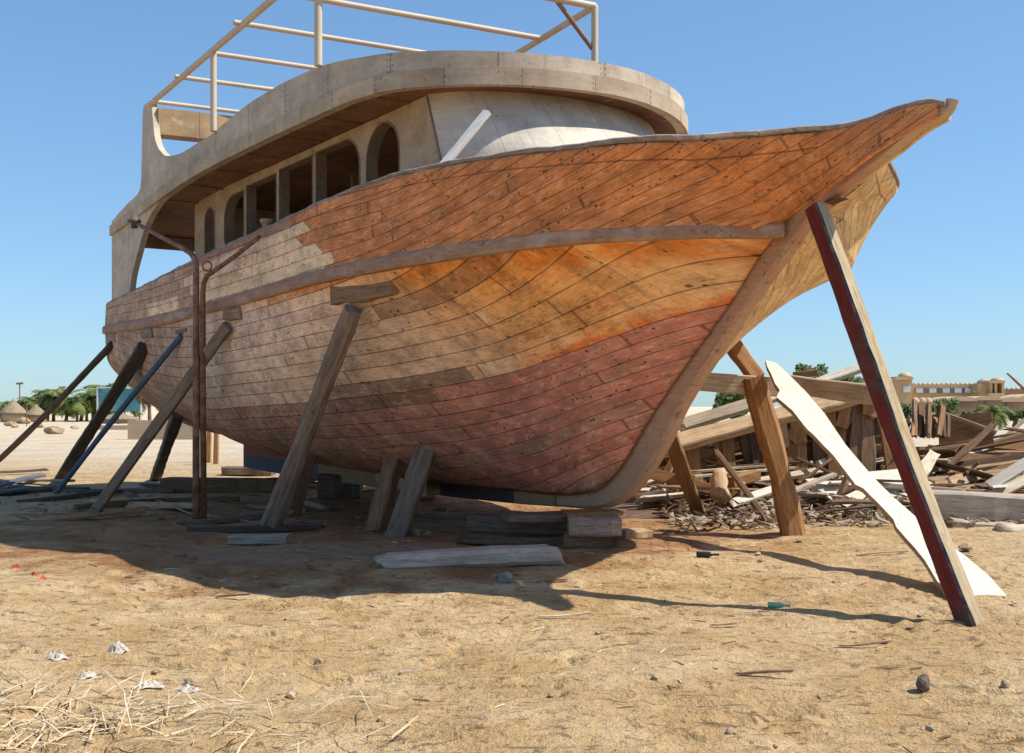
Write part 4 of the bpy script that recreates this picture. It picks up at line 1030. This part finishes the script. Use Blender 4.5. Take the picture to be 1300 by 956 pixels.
dpl("long_board", 1240, 640, 16.0, 1325, 598, 16.2, .16, .05, 'pale', 210, "second bright leaning board near the right edge, below the first", "board", (.3, .5, .6))
dpl("long_board", 925, 640, 16.2, 992, 618, 16.6, .18, .04, 'whitew', 211, "bright white splintered board in front of the heap, left of the crooked prop", "board", (0, 1, .4), ends=.3)
dpl("squared_timber", 926, 613, 17.0, 962, 602, 17.2, .20, .16, 'honey', 212, "short thick brown timber in the heap left of the crooked prop", "timber")
dpl("stump", 914, 634, 16.6, 914, 596, 16.8, .30, .26, 'tan', 213, "knobbed upright stump in front of the heap left of the crooked prop", "stump", (1, 0, 0), rnd=True, taper=.35, jag=.06)
dpl("post_stub", 942, 632, 16.4, 943, 610, 16.4, .05, .05, 'whitep', 214, "small white stake standing upright in front of the heap", "stake")
dpl("long_board", 880, 605, 17.6, 1010, 594, 18.0, .10, .04, 'pale', 215, "thin straight board lying across the heap at half height", "board")
dpl("long_board", 862, 600, 18.2, 990, 590, 18.4, .10, .04, 'tan', 216, "thin tan board lying across the heap, just above the straight one", "board")
dpl("squared_timber", 1006, 476, 22.0, 1038, 473, 22.0, .12, .12, 'brown', 217, "brown timber lying on the very top of the heap under the tree", "timber")
fs_ = empty("frame_stump", tuple(pix(1180, 550, 18.6)), "dark cluster of broken upright frames behind the red post", "frame")
for i in range(15):
    x0 = 1160+i*2.9; y_ = 512+rs.uniform(-6, 22)
    timber("frame", pix(x0+rs.uniform(-3, 3), 556, 18.4+rs.uniform(0, .3)), pix(x0+rs.uniform(-2, 6), y_, 18.8+rs.uniform(0, .4)), rs.uniform(.04, .09), .05, M_[rs.choice(['dirty', 'dirty', 'brown'])], 800+i, wdir=(1, .4, 0), jag=.02, ends=.10, chamfer=.04, parent=fs_)
dpl("long_board", 975, 640, 16.5, 1060, 602, 17.1, .12, .05, 'pale', 220, "pale curved batten rising from behind the crooked prop", "board", bend=.05)
def heap(x, y):
    h = 1.15*math.exp(-(((x-5.0)/2.6)**2+((y-20.2)/2.0)**2))+1.05*math.exp(-(((x-9.4)/2.0)**2+((y-19.6)/2.2)**2))+.35*math.exp(-(((x-7)/2.6)**2+((y-17.4)/1.2)**2))
    return h
base = []; hx = np.linspace(1.5, 13, 90); hy = np.linspace(14.8, 25, 70)
VV = [(x, y, heap(x, y)*.62-.05+.12*float(fbm(x*2, y*2, 3, 3))*min(1, heap(x, y)*3)) for x in hx for y in hy]
o = newmesh("debris_mound", VV, grid_faces(90, 70, True), M_['dirty'], None, False)
o.data.materials[0] = simple("wood_rubble", (.20, .125, .075), (.09, .055, .035), 6, .06); tag(o, "low mound of sand and rotted wood beneath the broken boards", "rubble", kind="stuff")
protos = []
kinds = [("pale", "sun-bleached broken board lying loose in the wreck heap", "bleached boards in the wreck heap"), ("tan", "tan broken board lying loose in the wreck heap", "tan boards in the wreck heap"),
         ("brown", "reddish brown broken board lying loose in the wreck heap", "brown boards in the wreck heap"), ("dirty", "dark dirty broken board lying loose in the wreck heap", "dark boards in the wreck heap"), ("whitew", "whitish splintered board lying loose in the wreck heap", "whitish boards in the wreck heap")]
for i in range(295):
    k = rs.choices(range(5), (5, 5, 4, 5, 3))[0]
    for _ in range(50):
        x = rs.uniform(1.9, 12.2); y = rs.uniform(15.6, 22.5); hh = heap(x, y)
        if hh > .12 or (y > 16.0 and x > 3 and rs.random() < .30): break
    a = rs.gauss(.08, .42) if rs.random() < .72 else rs.uniform(0, 3.14); L = rs.choice((.4, .7, 1.0, 1.4, 1.9, 2.4))*rs.uniform(.8, 1.15)
    el = rs.gauss(.03, .11) if rs.random() < .84 else rs.uniform(.3, 1.1); 
    d = Vector((math.cos(a)*math.cos(el), math.sin(a)*math.cos(el), math.sin(el)))
    lift = rs.uniform(.02, .30)*min(1, hh*2+.2)
    c_ = Vector((x, y, max(.03, hh*rs.uniform(.55, .95))+lift+abs(d.z)*L*.25))
    sd_ = rs.randint(0, 6); w_ = (.05, .07, .10, .15, .09, .18, .12)[sd_]; t_ = (.03, .04, .03, .04, .08, .035, .05)[sd_]
    key = (k, sd_)
    L2 = L
    if not hasattr(heap, 'c'): heap.c = {}
    if key not in heap.c:
        o = timber("broken_board", (0, 0, 0), (1.5, 0, 0), w_, t_, M_[kinds[k][0]], 300+i, wdir=(0, 1, 0), jag=.05, ends=.22); heap.c[key] = o; oo = o
    else:
        oo = heap.c[key].copy(); COL.objects.link(oo)
    oo.rotation_mode = 'QUATERNION'
    q = d.to_track_quat('X', 'Z'); oo.matrix_basis = Matrix.LocRotScale(c_-d*L2/2, q @ __import__('mathutils').Quaternion((1, 0, 0), rs.gauss(0, .5)), Vector((L2/1.5, 1, 1)))
    tag(oo, kinds[k][1], "board", kinds[k][2])

# ------------------------------------------------------------------ slivers, litter, stones
def slivers(name, n, fn, mat, seed, label, lmin, lmax, w_, flat=.2, kind="stuff", dome=.0, hz=0.0):
    r_ = random.Random(seed); Vs = []; Fs = []
    for i in range(n):
        x, y = fn(r_); L = r_.uniform(lmin, lmax); a = r_.uniform(0, 6.28); e = abs(r_.gauss(0, flat)); ww = w_*r_.uniform(.5, 1.5); th = ww*.4
        z_ = gz(x, y)+th*.4+r_.uniform(0, dome)+(heap(x, y)*hz*r_.uniform(.75, 1.1) if hz else 0); d = Vector((math.cos(a)*math.cos(e), math.sin(a)*math.cos(e), math.sin(e))); s = Vector((-math.sin(a), math.cos(a), 0))*ww/2; u_ = Vector((0, 0, th))
        p = Vector((x, y, z_)); q = p+d*L; m_ = (p+q)/2+Vector((r_.gauss(0, .04*L), r_.gauss(0, .04*L), r_.uniform(0, .05*L)))
        b = len(Vs)
        for c_, f in ((p, .8), (m_, 1), (q, .35)):
            Vs += [tuple(c_-s*f), tuple(c_+s*f), tuple(c_+s*f*.6+u_), tuple(c_-s*f*.6+u_)]
        for g_ in (0, 4):
            for j in range(4): Fs.append((b+g_+j, b+g_+(j+1) % 4, b+g_+4+(j+1) % 4, b+g_+4+j))
        Fs += [(b, b+3, b+2, b+1), (b+8, b+9, b+10, b+11)]
    o = newmesh(name, Vs, Fs, mat); tag(o, label, "litter", kind=kind); return o
slivers("wood_slivers", 1700, lambda r_: (r_.uniform(2.2, 11.0), 15.0+abs(r_.gauss(0, 2.6))), M_['pale'], 1, "splinters and shavings scattered round the foot of the wreck heap", .04, .28, .05, .22, dome=.04, hz=.66)
slivers("wood_slivers", 1500, lambda r_: (r_.uniform(2.2, 11.0), 15.2+abs(r_.gauss(0, 2.6))), M_['chip'], 2, "dark splinters scattered round the foot of the wreck heap", .04, .28, .05, .22, dome=.04, hz=.66)
slivers("wood_chips", 230, lambda r_: (r_.uniform(-4.2, 5.6), 5.2+9*r_.random()**.8), M_['chip'], 3, "small dark wood chips strewn over the sand", .02, .13, .012, .08)
slivers("wood_chips", 170, lambda r_: (r_.uniform(-4.2, 5.6), 5.2+9*r_.random()**.8), M_['straw'], 4, "small pale wood chips strewn over the sand", .02, .16, .010, .08)
slivers("dry_reeds", 380, lambda r_: (-2.45+r_.gauss(0, .75), 6.15+r_.gauss(0, .40)), M_['straw'], 5, "bleached reed stalks matted together in the left foreground", .06, .36, .008, .25, dome=.04)
slivers("shade_litter", 260, lambda r_: tuple(W(r_.uniform(0, 12), r_.uniform(-1.5, 5.5), 0)[:2]), M_['dirty'], 6, "bits of wood littering the shaded ground under the boat", .04, .3, .03, .1)
def rock(name, px, py, sx, sy, sz, mat, seed, label, cat="stone", group=None, sink=.25):
    r_ = random.Random(seed); bm = bmesh.new(); bmesh.ops.create_icosphere(bm, subdivisions=3, radius=1)
    dirs = [(Vector((r_.gauss(0, 1), r_.gauss(0, 1), r_.gauss(0, 1))).normalized(), r_.uniform(.62, .9)) for _ in range(11)]
    for v_ in bm.verts:
        p = v_.co.copy()
        for d, k_ in dirs:
            e = p.dot(d)-k_
            if e > 0: p -= d*e
        p *= 1+.05*math.sin(p.x*9+seed)+.04*math.sin(p.y*13)
        v_.co = Vector((p.x*sx, p.y*sy, p.z*sz))
    me = bpy.data.meshes.new(name); bm.to_mesh(me); bm.free(); me.materials.append(mat)
    o = bpy.data.objects.new(name, me); COL.objects.link(o); g = G(px, py); o.location = g+Vector((0, sy*.5, sz*(1-sink))); o.rotation_euler = (0, 0, r_.uniform(0, 3)); tag(o, label, cat, group); return o
rock("stone", 641, 741, .085, .08, .06, M_['gstone'], 1, "small grey stone alone in the boat's shadow in front of the slab")
rock("stone", 826, 643, .15, .13, .14, M_['stone'], 2, "tan stone standing beside the forefoot")
rock("stone", 1174, 878, .075, .05, .06, M_['dstone'], 3, "dark pointed stone in the right foreground")
rock("stone", 1228, 700, .09, .08, .05, M_['stone'], 4, "flat tan stone at the foot of the massive timber")
GR = "little stones scattered over the sand"
for i in range(24):
    r_ = random.Random(900+i); py = 516+ (690-516)*(1+r_.random()*1.6)
    s = r_.uniform(.012, .035); rock("pebble", r_.uniform(0, 1300), py, s*1.3, s, s*.8, M_['stone'], 20+i, "little stone lying loose on the sand in the foreground", "pebble", GR)
# bottles and rubbish
def bottle(px, py, mat, label, ang, s=1.0):
    prof = [(0, .028), (.004, .032), (.13, .032), (.165, .018), (.18, .012), (.225, .012), (.228, .015), (.24, .015)]
    o = lathe("bottle", (0, 0, 0), [(z_*s, r_*s) for z_, r_ in prof], mat); g = G(px, py); o.location = g+Vector((0, 0, .03*s)); o.rotation_euler = (R(90), 0, ang); tag(o, label, "bottle"); return o
bottle(975, 771, M_['glassg'], "pale green glass bottle lying on the sunlit sand", 1.2, .8)
bottle(884, 721, M_['darkg'], "dark glass bottle lying on the sand near the bow's shadow", 1.45, 1.0)
def rag(name, px, py, sx, sy, sz, mat, seed, label, cat, group=None):
    n_ = 22; r_ = random.Random(seed); ph = [r_.uniform(0, 6) for _ in range(6)]; Vs = []
    for i in range(n_):
        for j in range(n_):
            a = i/(n_-1)*2-1; b_ = j/(n_-1)*2-1; rr = math.hypot(a, b_)
            k_ = 1-.25*abs(math.sin(math.atan2(b_, a)*2.5+ph[0]))
            h_ = max(0, (1-rr*rr*.8))*(.55+.25*math.sin(a*6+ph[1]+2*b_)+.25*math.sin(b_*8+ph[2]-3*a)+.12*math.sin(a*17+ph[3])+.12*math.sin(b_*15+ph[4]))
            Vs.append((a*sx*k_, b_*sy*k_, max(h_, .0)*sz))
    g = G(px, py); o = newmesh(name, Vs, grid_faces(n_, n_, True), mat, None, False); sd2 = o.modifiers.new('t', 'SOLIDIFY'); sd2.thickness = .004
    o.location = g+Vector((0, 0, .004)); o.rotation_euler = (0, 0, ph[5]); tag(o, label, cat, group); return o
rag("plastic_bag", 72, 836, .08, .07, .05, M_['rag'], 1, "crumpled white bag at the left end of the reed litter", "bag")
rag("plastic_bag", 150, 838, .08, .07, .08, M_['rag'], 2, "white torn bag standing up in the middle of the reed litter", "bag")
rag("plastic_bag", 185, 872, .11, .08, .04, M_['rag'], 3, "dirty cream bag at the near edge of the reed litter", "bag")
rag("plastic_bag", 238, 876, .10, .06, .03, M_['rag'], 4, "flat white bag right of the reed litter", "bag")
rag("plastic_bag", 110, 860, .07, .06, .04, M_['rag'], 6, "small white scrap nearest the camera in the reed litter", "bag")
for i, (x, y) in enumerate(((20, 722), (43, 730), (54, 735))):
    rag("plastic_scrap", x, y, .05, .02, .035, M_['orange'], 11+i, ["orange scrap standing up on the sand at the left edge, first of three", "middle one of three orange scraps on the left foreground sand", "rightmost of three orange scraps on the left foreground sand"][i], "scrap", "orange scraps on the sand")
for i, (x, y, L, a) in enumerate(((900, 796, .25, .2), (1150, 792, .32, .1), (1165, 782, .3, .9), (1290, 770, .2, 1.4), (690, 742, .25, .05), (500, 858, .2, .3), (1060, 822, .45, .05), (930, 858, .4, -.1), (680, 785, .5, 0.02), (1085, 706, .6, .02), (270, 760, .35, .05))):
    g = G(x, y, .015); d = Vector((math.cos(a), math.sin(a)*.8, .06)); o = timber("splinter", g, g+d*L, .03, .014, M_[['tan', 'dirty', 'pale'][i % 3]], 700+i, jag=.08, ends=.06); tag(o, "stray splinter of wood lying alone on the open sand", "splinter", "stray splinters on the open sand")

# ------------------------------------------------------------------ far left: palms, huts, board, wall
def palm(px, pyb, pyt, Y, seed, label, mat='leaf', group="palms beyond the beach", cat="palm tree", n=30, spread=1.0):
    r_ = random.Random(seed); x = (px-650)/F*Y; H_ = CH+(YH-pyt)/F*Y; g = gz(x, Y)
    root = empty("palm_tree", (x, Y, g), label, cat, group); rad = H_*.42*spread; th = max(.25, H_-rad*.55)
    lean = r_.uniform(-.06, .06)*H_; pts = [Vector((x+lean*f*f, Y, g+th*f)) for f in np.linspace(0, 1, 7)]
    tube("trunk", pts, [.20*(1-.35*f)*min(1, H_/4) for f in np.linspace(0, 1, 7)], M_['trunk'], root, 8)
    top = pts[-1]; Vs = []; Fs = []
    for i in range(n):
        a = r_.uniform(0, 6.283); e0 = r_.uniform(-.35, 1.35); L = rad*r_.uniform(.8, 1.2); p = top.copy(); e = e0; d = Vector((math.cos(a), math.sin(a), 0)); side = Vector((-math.sin(a), math.cos(a), 0)); seg = 8; prev = None
        for s_ in range(seg+1):
            f = s_/seg; ll = L*.30*math.sin(math.pi*min(1, f*.85+.12))
            if s_ < seg:
                for sg in (-1, 1):
                    for q_ in (0, .5):
                        b = len(Vs); pp = p+(d*math.cos(e)+Vector((0, 0, math.sin(e))))*(L/seg*q_)
                        tip = pp+side*sg*ll+(d*math.cos(e)+Vector((0, 0, math.sin(e))))*ll*.6+Vector((0, 0, -ll*r_.uniform(.1, .5)))
                        w2 = (d*math.cos(e)+Vector((0, 0, math.sin(e))))*L*.035
                        Vs += [tuple(pp-w2), tuple(pp+w2), tuple(tip)]; Fs.append((b, b+1, b+2))
            p = p+(d*math.cos(e)+Vector((0, 0, math.sin(e))))*(L/seg); e -= .22+.1*r_.random()
    newmesh("crown", Vs, Fs, M_[mat], root)
    return root
PG = [(8, 538, 508, 'small palm at the left edge'), (42, 538, 500, 'palm just behind the thatched hut'), (58, 536, 494, 'palm rising between the two thatched roofs'), (68, 538, 489, 'tallest palm left of the billboard'), (84, 538, 506, 'low bushy palm between the hut and the billboard'), (98, 538, 500, 'palm a little left of the billboard'), (110, 538, 496, 'palm right beside the billboard'), (118, 538, 488, 'palm behind the left edge of the billboard'), (132, 538, 485, 'palm crown showing above the billboard'), (150, 536, 486, 'feathery palm crown above the middle of the billboard'), (172, 538, 490, 'palm at the right edge of the billboard'), (30, 537, 506, 'pale palm behind the round hut')]
for i, (x, yb_, yt, lab) in enumerate(PG): palm(x, yb_, yt-1, 118+((i*7) % 5)*3, 50+i, lab, n=44, spread=1.45)
palm(190, 545, 488, 95, 80, "palm with a skirt of dead brown fronds behind the low wall", 'dryleaf', n=46, spread=.9)
palm(203, 545, 500, 97, 81, "smaller palm of dead brown fronds behind the low wall", 'dryleaf', n=40)
palm(218, 545, 515, 92, 82, "low green palm behind the right end of the low wall", 'leaf', n=30, spread=1.3)
palm(238, 545, 518, 92, 83, "low palm at the end of the low wall nearest the hull", 'leaf', n=26, spread=1.3)
def hut(px, pyb, pyt, wpx, Y, label, rnd_=True):
    x = (px-650)/F*Y; H_ = CH+(YH-pyt)/F*Y; rw = wpx/2/F*Y; root = empty("thatched_hut", (x, Y, 0), label, "hut", "thatched huts on the beach")
    o = lathe("wall", (x, Y, -.05), [(0, rw*.82), (H_*.45, rw*.80)], M_['plaster'], root, 16 if rnd_ else 4)
    prof = [(H_*.36, rw*1.05), (H_*.42, rw*1.0), (H_*.55, rw*.78), (H_*.7, rw*.5), (H_*.86, rw*.2), (H_, .05)]
    lathe("roof", (x, Y, 0), prof, M_['thatch'], root, 18)
    return root
hut(17, 533, 506, 34, 116, "round hut with a conical thatched roof at the far left"); hut(46, 533, 513, 30, 119, "low hut with a wide flat thatched roof beside the round one"); hut(150, 540, 523, 56, 108, "low thatched shelter under the billboard"); hut(3, 533, 512, 20, 122, "partly hidden thatched hut cut off by the left edge")
bb = empty("billboard", tuple(gnd(150, 540)), "faded blue green billboard on posts behind the props", "billboard")
Yb = 104.
def flatbox(name, x0, y0, x1, y1, Y, th, mat, parent):
    a = pix(x0, y0, Y); c_ = pix(x1, y1, Y); Q = [(x_, yy, z_) for x_ in (a.x, c_.x) for yy in (Y, Y+th) for z_ in (c_.z, a.z)]
    Fs = [(0, 1, 3, 2), (4, 6, 7, 5), (0, 4, 5, 1), (2, 3, 7, 6), (0, 2, 6, 4), (1, 5, 7, 3)]; o = newmesh(name, Q, Fs, mat, parent)
    bm = bmesh.new(); bm.from_mesh(o.data); bmesh.ops.recalc_face_normals(bm, faces=bm.faces); bm.to_mesh(o.data); bm.free(); return o
Ms = Mat("billboard_face"); p = Ms.obj(); n1 = Ms.noise(p, .6, 4); n2 = Ms.noise(Ms.mul(p, (1, 1, 3)), 1.1, 5, .7, 1.2)
c = Ms.mix(Ms.sm(n1, .4, .6), (.07, .22, .26), (.11, .30, .33)); c = Ms.mix(Ms.sm(n2, .60, .66)*.7, c, (.42, .42, .36)); M_['bface'] = Ms.out(c)
flatbox("sign_face", 124.5, 493.5, 177, 522, Yb, .1, M_['bface'], bb); flatbox("frame", 122.5, 491.5, 124, 524, Yb-.1, .2, M_['shutter'], bb); flatbox("frame", 124, 491.2, 179, 493, Yb-.1, .2, M_['shutter'], bb); flatbox("frame", 177.6, 493, 179, 524, Yb-.1, .2, M_['shutter'], bb)
for px in (126, 149, 176): flatbox("post", px, 524, px+1.5, 539, Yb+.05, .12, M_['trunk'], bb)
wl = flatbox("low_wall", 162, 533.5, 246, 558, 55.2, .5, M_['plaster'], None); recenter(wl, tuple(gnd(200, 557.9))); tag(wl, "low sandy block wall behind the stern props", "wall")
w2 = flatbox("low_wall", 118, 540, 168, 547, 78, .5, M_['plaster'], None); recenter(w2, tuple(gnd(140, 547))); tag(w2, "farther low wall beneath the billboard", "wall")
def lamp(px, pyt, Y, label):
    x = (px-650)/F*Y; t_ = CH+(YH-pyt)/F*Y; root = empty("street_lamp", (x, Y, 0), label, "street lamp", "lamp posts above the palms")
    tube("pole", [Vector((x, Y, 0)), Vector((x, Y, t_))], .09, M_['rustbar'], root, 8)
    tube("top_fitting", [Vector((x-.45, Y, t_)), Vector((x+.45, Y, t_+.05))], .14, M_['grey'], root, 8)
lamp(25, 487, 150, "left one of two distant lamp posts above the palms"); lamp(79, 492, 150, "right one of two distant lamp posts above the palms")
flag = empty("beach_pole", tuple(gnd(34, 541)), "thin pole standing on the bright beach beside the round hut", "pole"); tube("pole", [gnd(34, 541), pix(34, 512, gnd(34, 541).y)], .05, M_['rust'], flag, 6)
for i, (x, y, s) in enumerate(((68, 551, .42), (10, 541, .35), (18, 543, .25), (50, 543, .25), (94, 545, .22), (28, 538, .5), (5, 536, .4))):
    rock("boulder", x, y, s*1.5, s, s*.7, M_['stone'], 60+i, ["orange brown boulder alone on the bright beach, nearest of the boulders", "boulder by the left edge under the round hut", "small boulder just right of the left edge", "small boulder in front of the flat thatched hut", "small boulder farther right on the beach", "pale boulder at the foot of the beach pole", "boulder half hidden at the far left edge"][i], "boulder", "boulders on the beach")

# ------------------------------------------------------------------ far right: hotel, houses, trees
Yh = 190.
def dome(name, px, pybase, rpx, Y, mat, parent, squash=1.0):
    b = pix(px, pybase, Y); r_ = rpx/F*Y; return lathe(name, (b.x, b.y, b.z), [(r_*squash*math.sin(a), max(.03, r_*math.cos(a))) for a in np.linspace(0, 1.5, 9)], mat, parent, 20)
ht = empty("hotel", tuple(pix(1200, 516, Yh)-Vector((0, 0, CH))), "long ochre fort-like building with a scalloped parapet and domed towers on the right skyline", "building")
gyb = YH+F*CH/Yh
flatbox("wall", 1158, 488, 1243, gyb, Yh, 12, M_['ochre'], ht)
flatbox("recess", 1162, 492.5, 1236, 499, Yh-.15, .2, M_['brick'], ht)
for i, px in enumerate((1163, 1180, 1197, 1212, 1224)): flatbox("window", px, 493, px+9, 498.6, Yh-.35, .2, M_['shutter'], ht); flatbox("window", px+9.6, 493, px+13, 498.6, Yh-.35, .2, M_['win'], ht)
for i in range(14): dome("merlon", 1161+i*5.9, 488.3, 2.5, Yh+.6, M_['dome'], ht)
flatbox("tower", 1139, 478, 1158, gyb, Yh-2, 8, M_['ochre'], ht); dome("tower_dome", 1148.5, 478.5, 8.2, Yh+2, M_['dome'], ht, .75)
flatbox("tower_cornice", 1137.5, 479, 1159.5, 482, Yh-2.4, 9, M_['dome'], ht); flatbox("window", 1147, 490, 1156, 498, Yh-2.2, .3, M_['shutter'], ht)
flatbox("tower", 1242, 487, 1258, gyb, Yh-3, 8, M_['ochre'], ht); dome("tower_dome", 1249, 488, 8, Yh, M_['dome'], ht, .95)
kx = [(1257, 1260), (1263, 1266), (1272, 1275)]
for a, b_ in kx: flatbox("kiosk_pier", a, 485, b_, 500, Yh-4, 3, M_['ochre'], ht)
flatbox("kiosk_base", 1256, 499, 1276, gyb, Yh-4.5, 8, M_['ochre'], ht); flatbox("kiosk_roof", 1256, 483, 1276, 486.5, Yh-4.5, 5, M_['dome'], ht); dome("tower_dome", 1266, 484, 8.5, Yh-2, M_['dome'], ht, .6)
flatbox("wing", 1275, 494, 1345, gyb, Yh+2, 10, M_['brick'], ht)
for i in range(8): dome("merlon", 1279+i*6, 494.2, 2.5, Yh+2.6, M_['dome'], ht)
vh = empty("vaulted_houses", tuple(pix(1250, 516, 150)-Vector((0, 0, CH))), "row of low brown vaulted houses in front of the hotel", "building")
for i, (x0, x1, yt, mt) in enumerate(((1200, 1240, 508, 'brick'), (1236, 1272, 507, 'brick'), (1262, 1300, 509, 'brick'), (1290, 1345, 507, 'brick'))):
    Yq = 150+i*2; flatbox("house_wall", x0, yt+1, x1, YH+F*CH/Yq, Yq, 6, M_[mt], vh)
    c0 = pix((x0+x1)/2, yt+1.2, Yq); rr = (x1-x0)/2/F*Yq
    Q = []; 
    for yy in (-.2, 6.2):
        for a in np.linspace(0, math.pi, 13): Q.append((c0.x+rr*1.02*math.cos(a), Yq+yy, c0.z+rr*.30*math.sin(a)))
    Fs = [(k_, k_+1, k_+14, k_+13) for k_ in range(12)]+[tuple(range(13)), tuple(range(25, 12, -1))]; newmesh("vault", Q, Fs, M_['dome'], vh)
    flatbox("window", (x0+x1)/2-3, yt+3, (x0+x1)/2+1, yt+8, Yq-.2, .3, M_['win'], vh)
dome("dome", 1205, 511, 10.5, 148, M_['dome'], vh, .65)
flatbox("front_wall", 1195, 519, 1345, 531, 140, 1, M_['brick'], vh)
for i, px in enumerate((1162, 1171, 1178)): dome("dome", px, 511, 5.5, 146, M_['dome'], vh, 1.2)
flatbox("low_wing", 1155, 511, 1185, YH+F*CH/146, 146, 4, M_['plaster'], vh)
def tree(px, pyb, pyt, wpx, Y, seed, label, cat="tree", n=2000, mat='tree', group="trees on the right skyline"):
    r_ = random.Random(seed); x = (px-650)/F*Y; H_ = CH+(YH-pyt)/F*Y; rw = wpx/2/F*Y; root = empty(cat.replace(' ', '_'), (x, Y, 0), label, cat, group)
    tube("trunk", [Vector((x, Y, 0)), Vector((x+.1, Y, H_*.4)), Vector((x-.2, Y, H_*.7))], [.22, .16, .08], M_['trunk'], root, 7)
    cl = [(Vector((x+r_.uniform(-.7, .7)*rw, Y+r_.uniform(-.7, .7)*rw, H_*r_.uniform(.45, .93))), rw*r_.uniform(.22, .42)) for _ in range(16)]
    Vs = []; Fs = []
    for i in range(n):
        c_, rr = r_.choice(cl); d = Vector((r_.gauss(0, 1), r_.gauss(0, 1), r_.gauss(0, 1))).normalized()*rr*r_.random()**.35; p = c_+d
        if p.z > H_: p.z = H_-r_.random()*.3
        a = Vector((r_.gauss(0, 1), r_.gauss(0, 1), r_.gauss(0, 1))).normalized(); b_ = a.orthogonal().normalized(); s = r_.uniform(.12, .28)*max(.6, rw/2.4)
        k_ = len(Vs); Vs += [tuple(p-a*s), tuple(p+b_*s*.7), tuple(p+a*s), tuple(p-b_*s*.7)]; Fs.append((k_, k_+1, k_+2, k_+3))
    newmesh("crown", Vs, Fs, M_[mat], root)
for a in ((1036, 520, 462, 56, 130, 1, "bushy green tree above the heap, left of the trees beyond the white plank"), (1062, 520, 466, 40, 132, 2, "smaller green tree right of the bushy one"), (1084, 520, 476, 34, 134, 3, "low pale tree just left of the red post"), (1100, 520, 479, 20, 134, 4, "small tree touching the left side of the red post"), (930, 530, 496, 50, 60, 5, "green bush showing between the stem and the crooked prop")): tree(*a)
tree(1205, 530, 505, 34, 100, 6, "olive bush growing in front of the vaulted houses", "bush", 900); tree(1186, 530, 512, 24, 96, 7, "low olive bush behind the dark frames", "bush", 600); tree(1243, 520, 496, 26, 170, 8, "small hedge in front of the hotel towers", "bush", 500)
for i, (x, yt, w_, lab) in enumerate(((30, 508, 22, "low bush behind the round hut"), (60, 509, 26, "low bush under the palms between the huts"), (84, 510, 24, "dark bush under the low bushy palm"), (103, 508, 26, "bush under the palms left of the billboard"), (120, 510, 22, "bush at the left post of the billboard"), (140, 512, 26, "bush behind the billboard's posts"), (228, 524, 26, "green bush behind the right end of the low wall"))):
    tree(x, 534, yt, w_, 126 if x < 200 else 90, 40+i, lab, "bush", 700, 'leaf', "bushes beyond the beach")
for i, (x, yt, w_, lab) in enumerate(((1152, 512, 22, "bush just right of the red post beyond the heap"), (1228, 520, 26, "dry bush between the panel and the small palm"), (1288, 520, 30, "bush at the right edge in front of the houses"))):
    tree(x, 540, yt, w_, 88, 60+i, lab, "bush", 700, 'tree', "bushes on the right")
palm(1262, 548, 512, 60, 90, "spiky palm in front of the vaulted houses on the right", n=34, group="palms on the right", spread=1.5)
palm(1108, 520, 480, 120, 91, "small palm crown beside the red post", n=26, group="palms on the right")
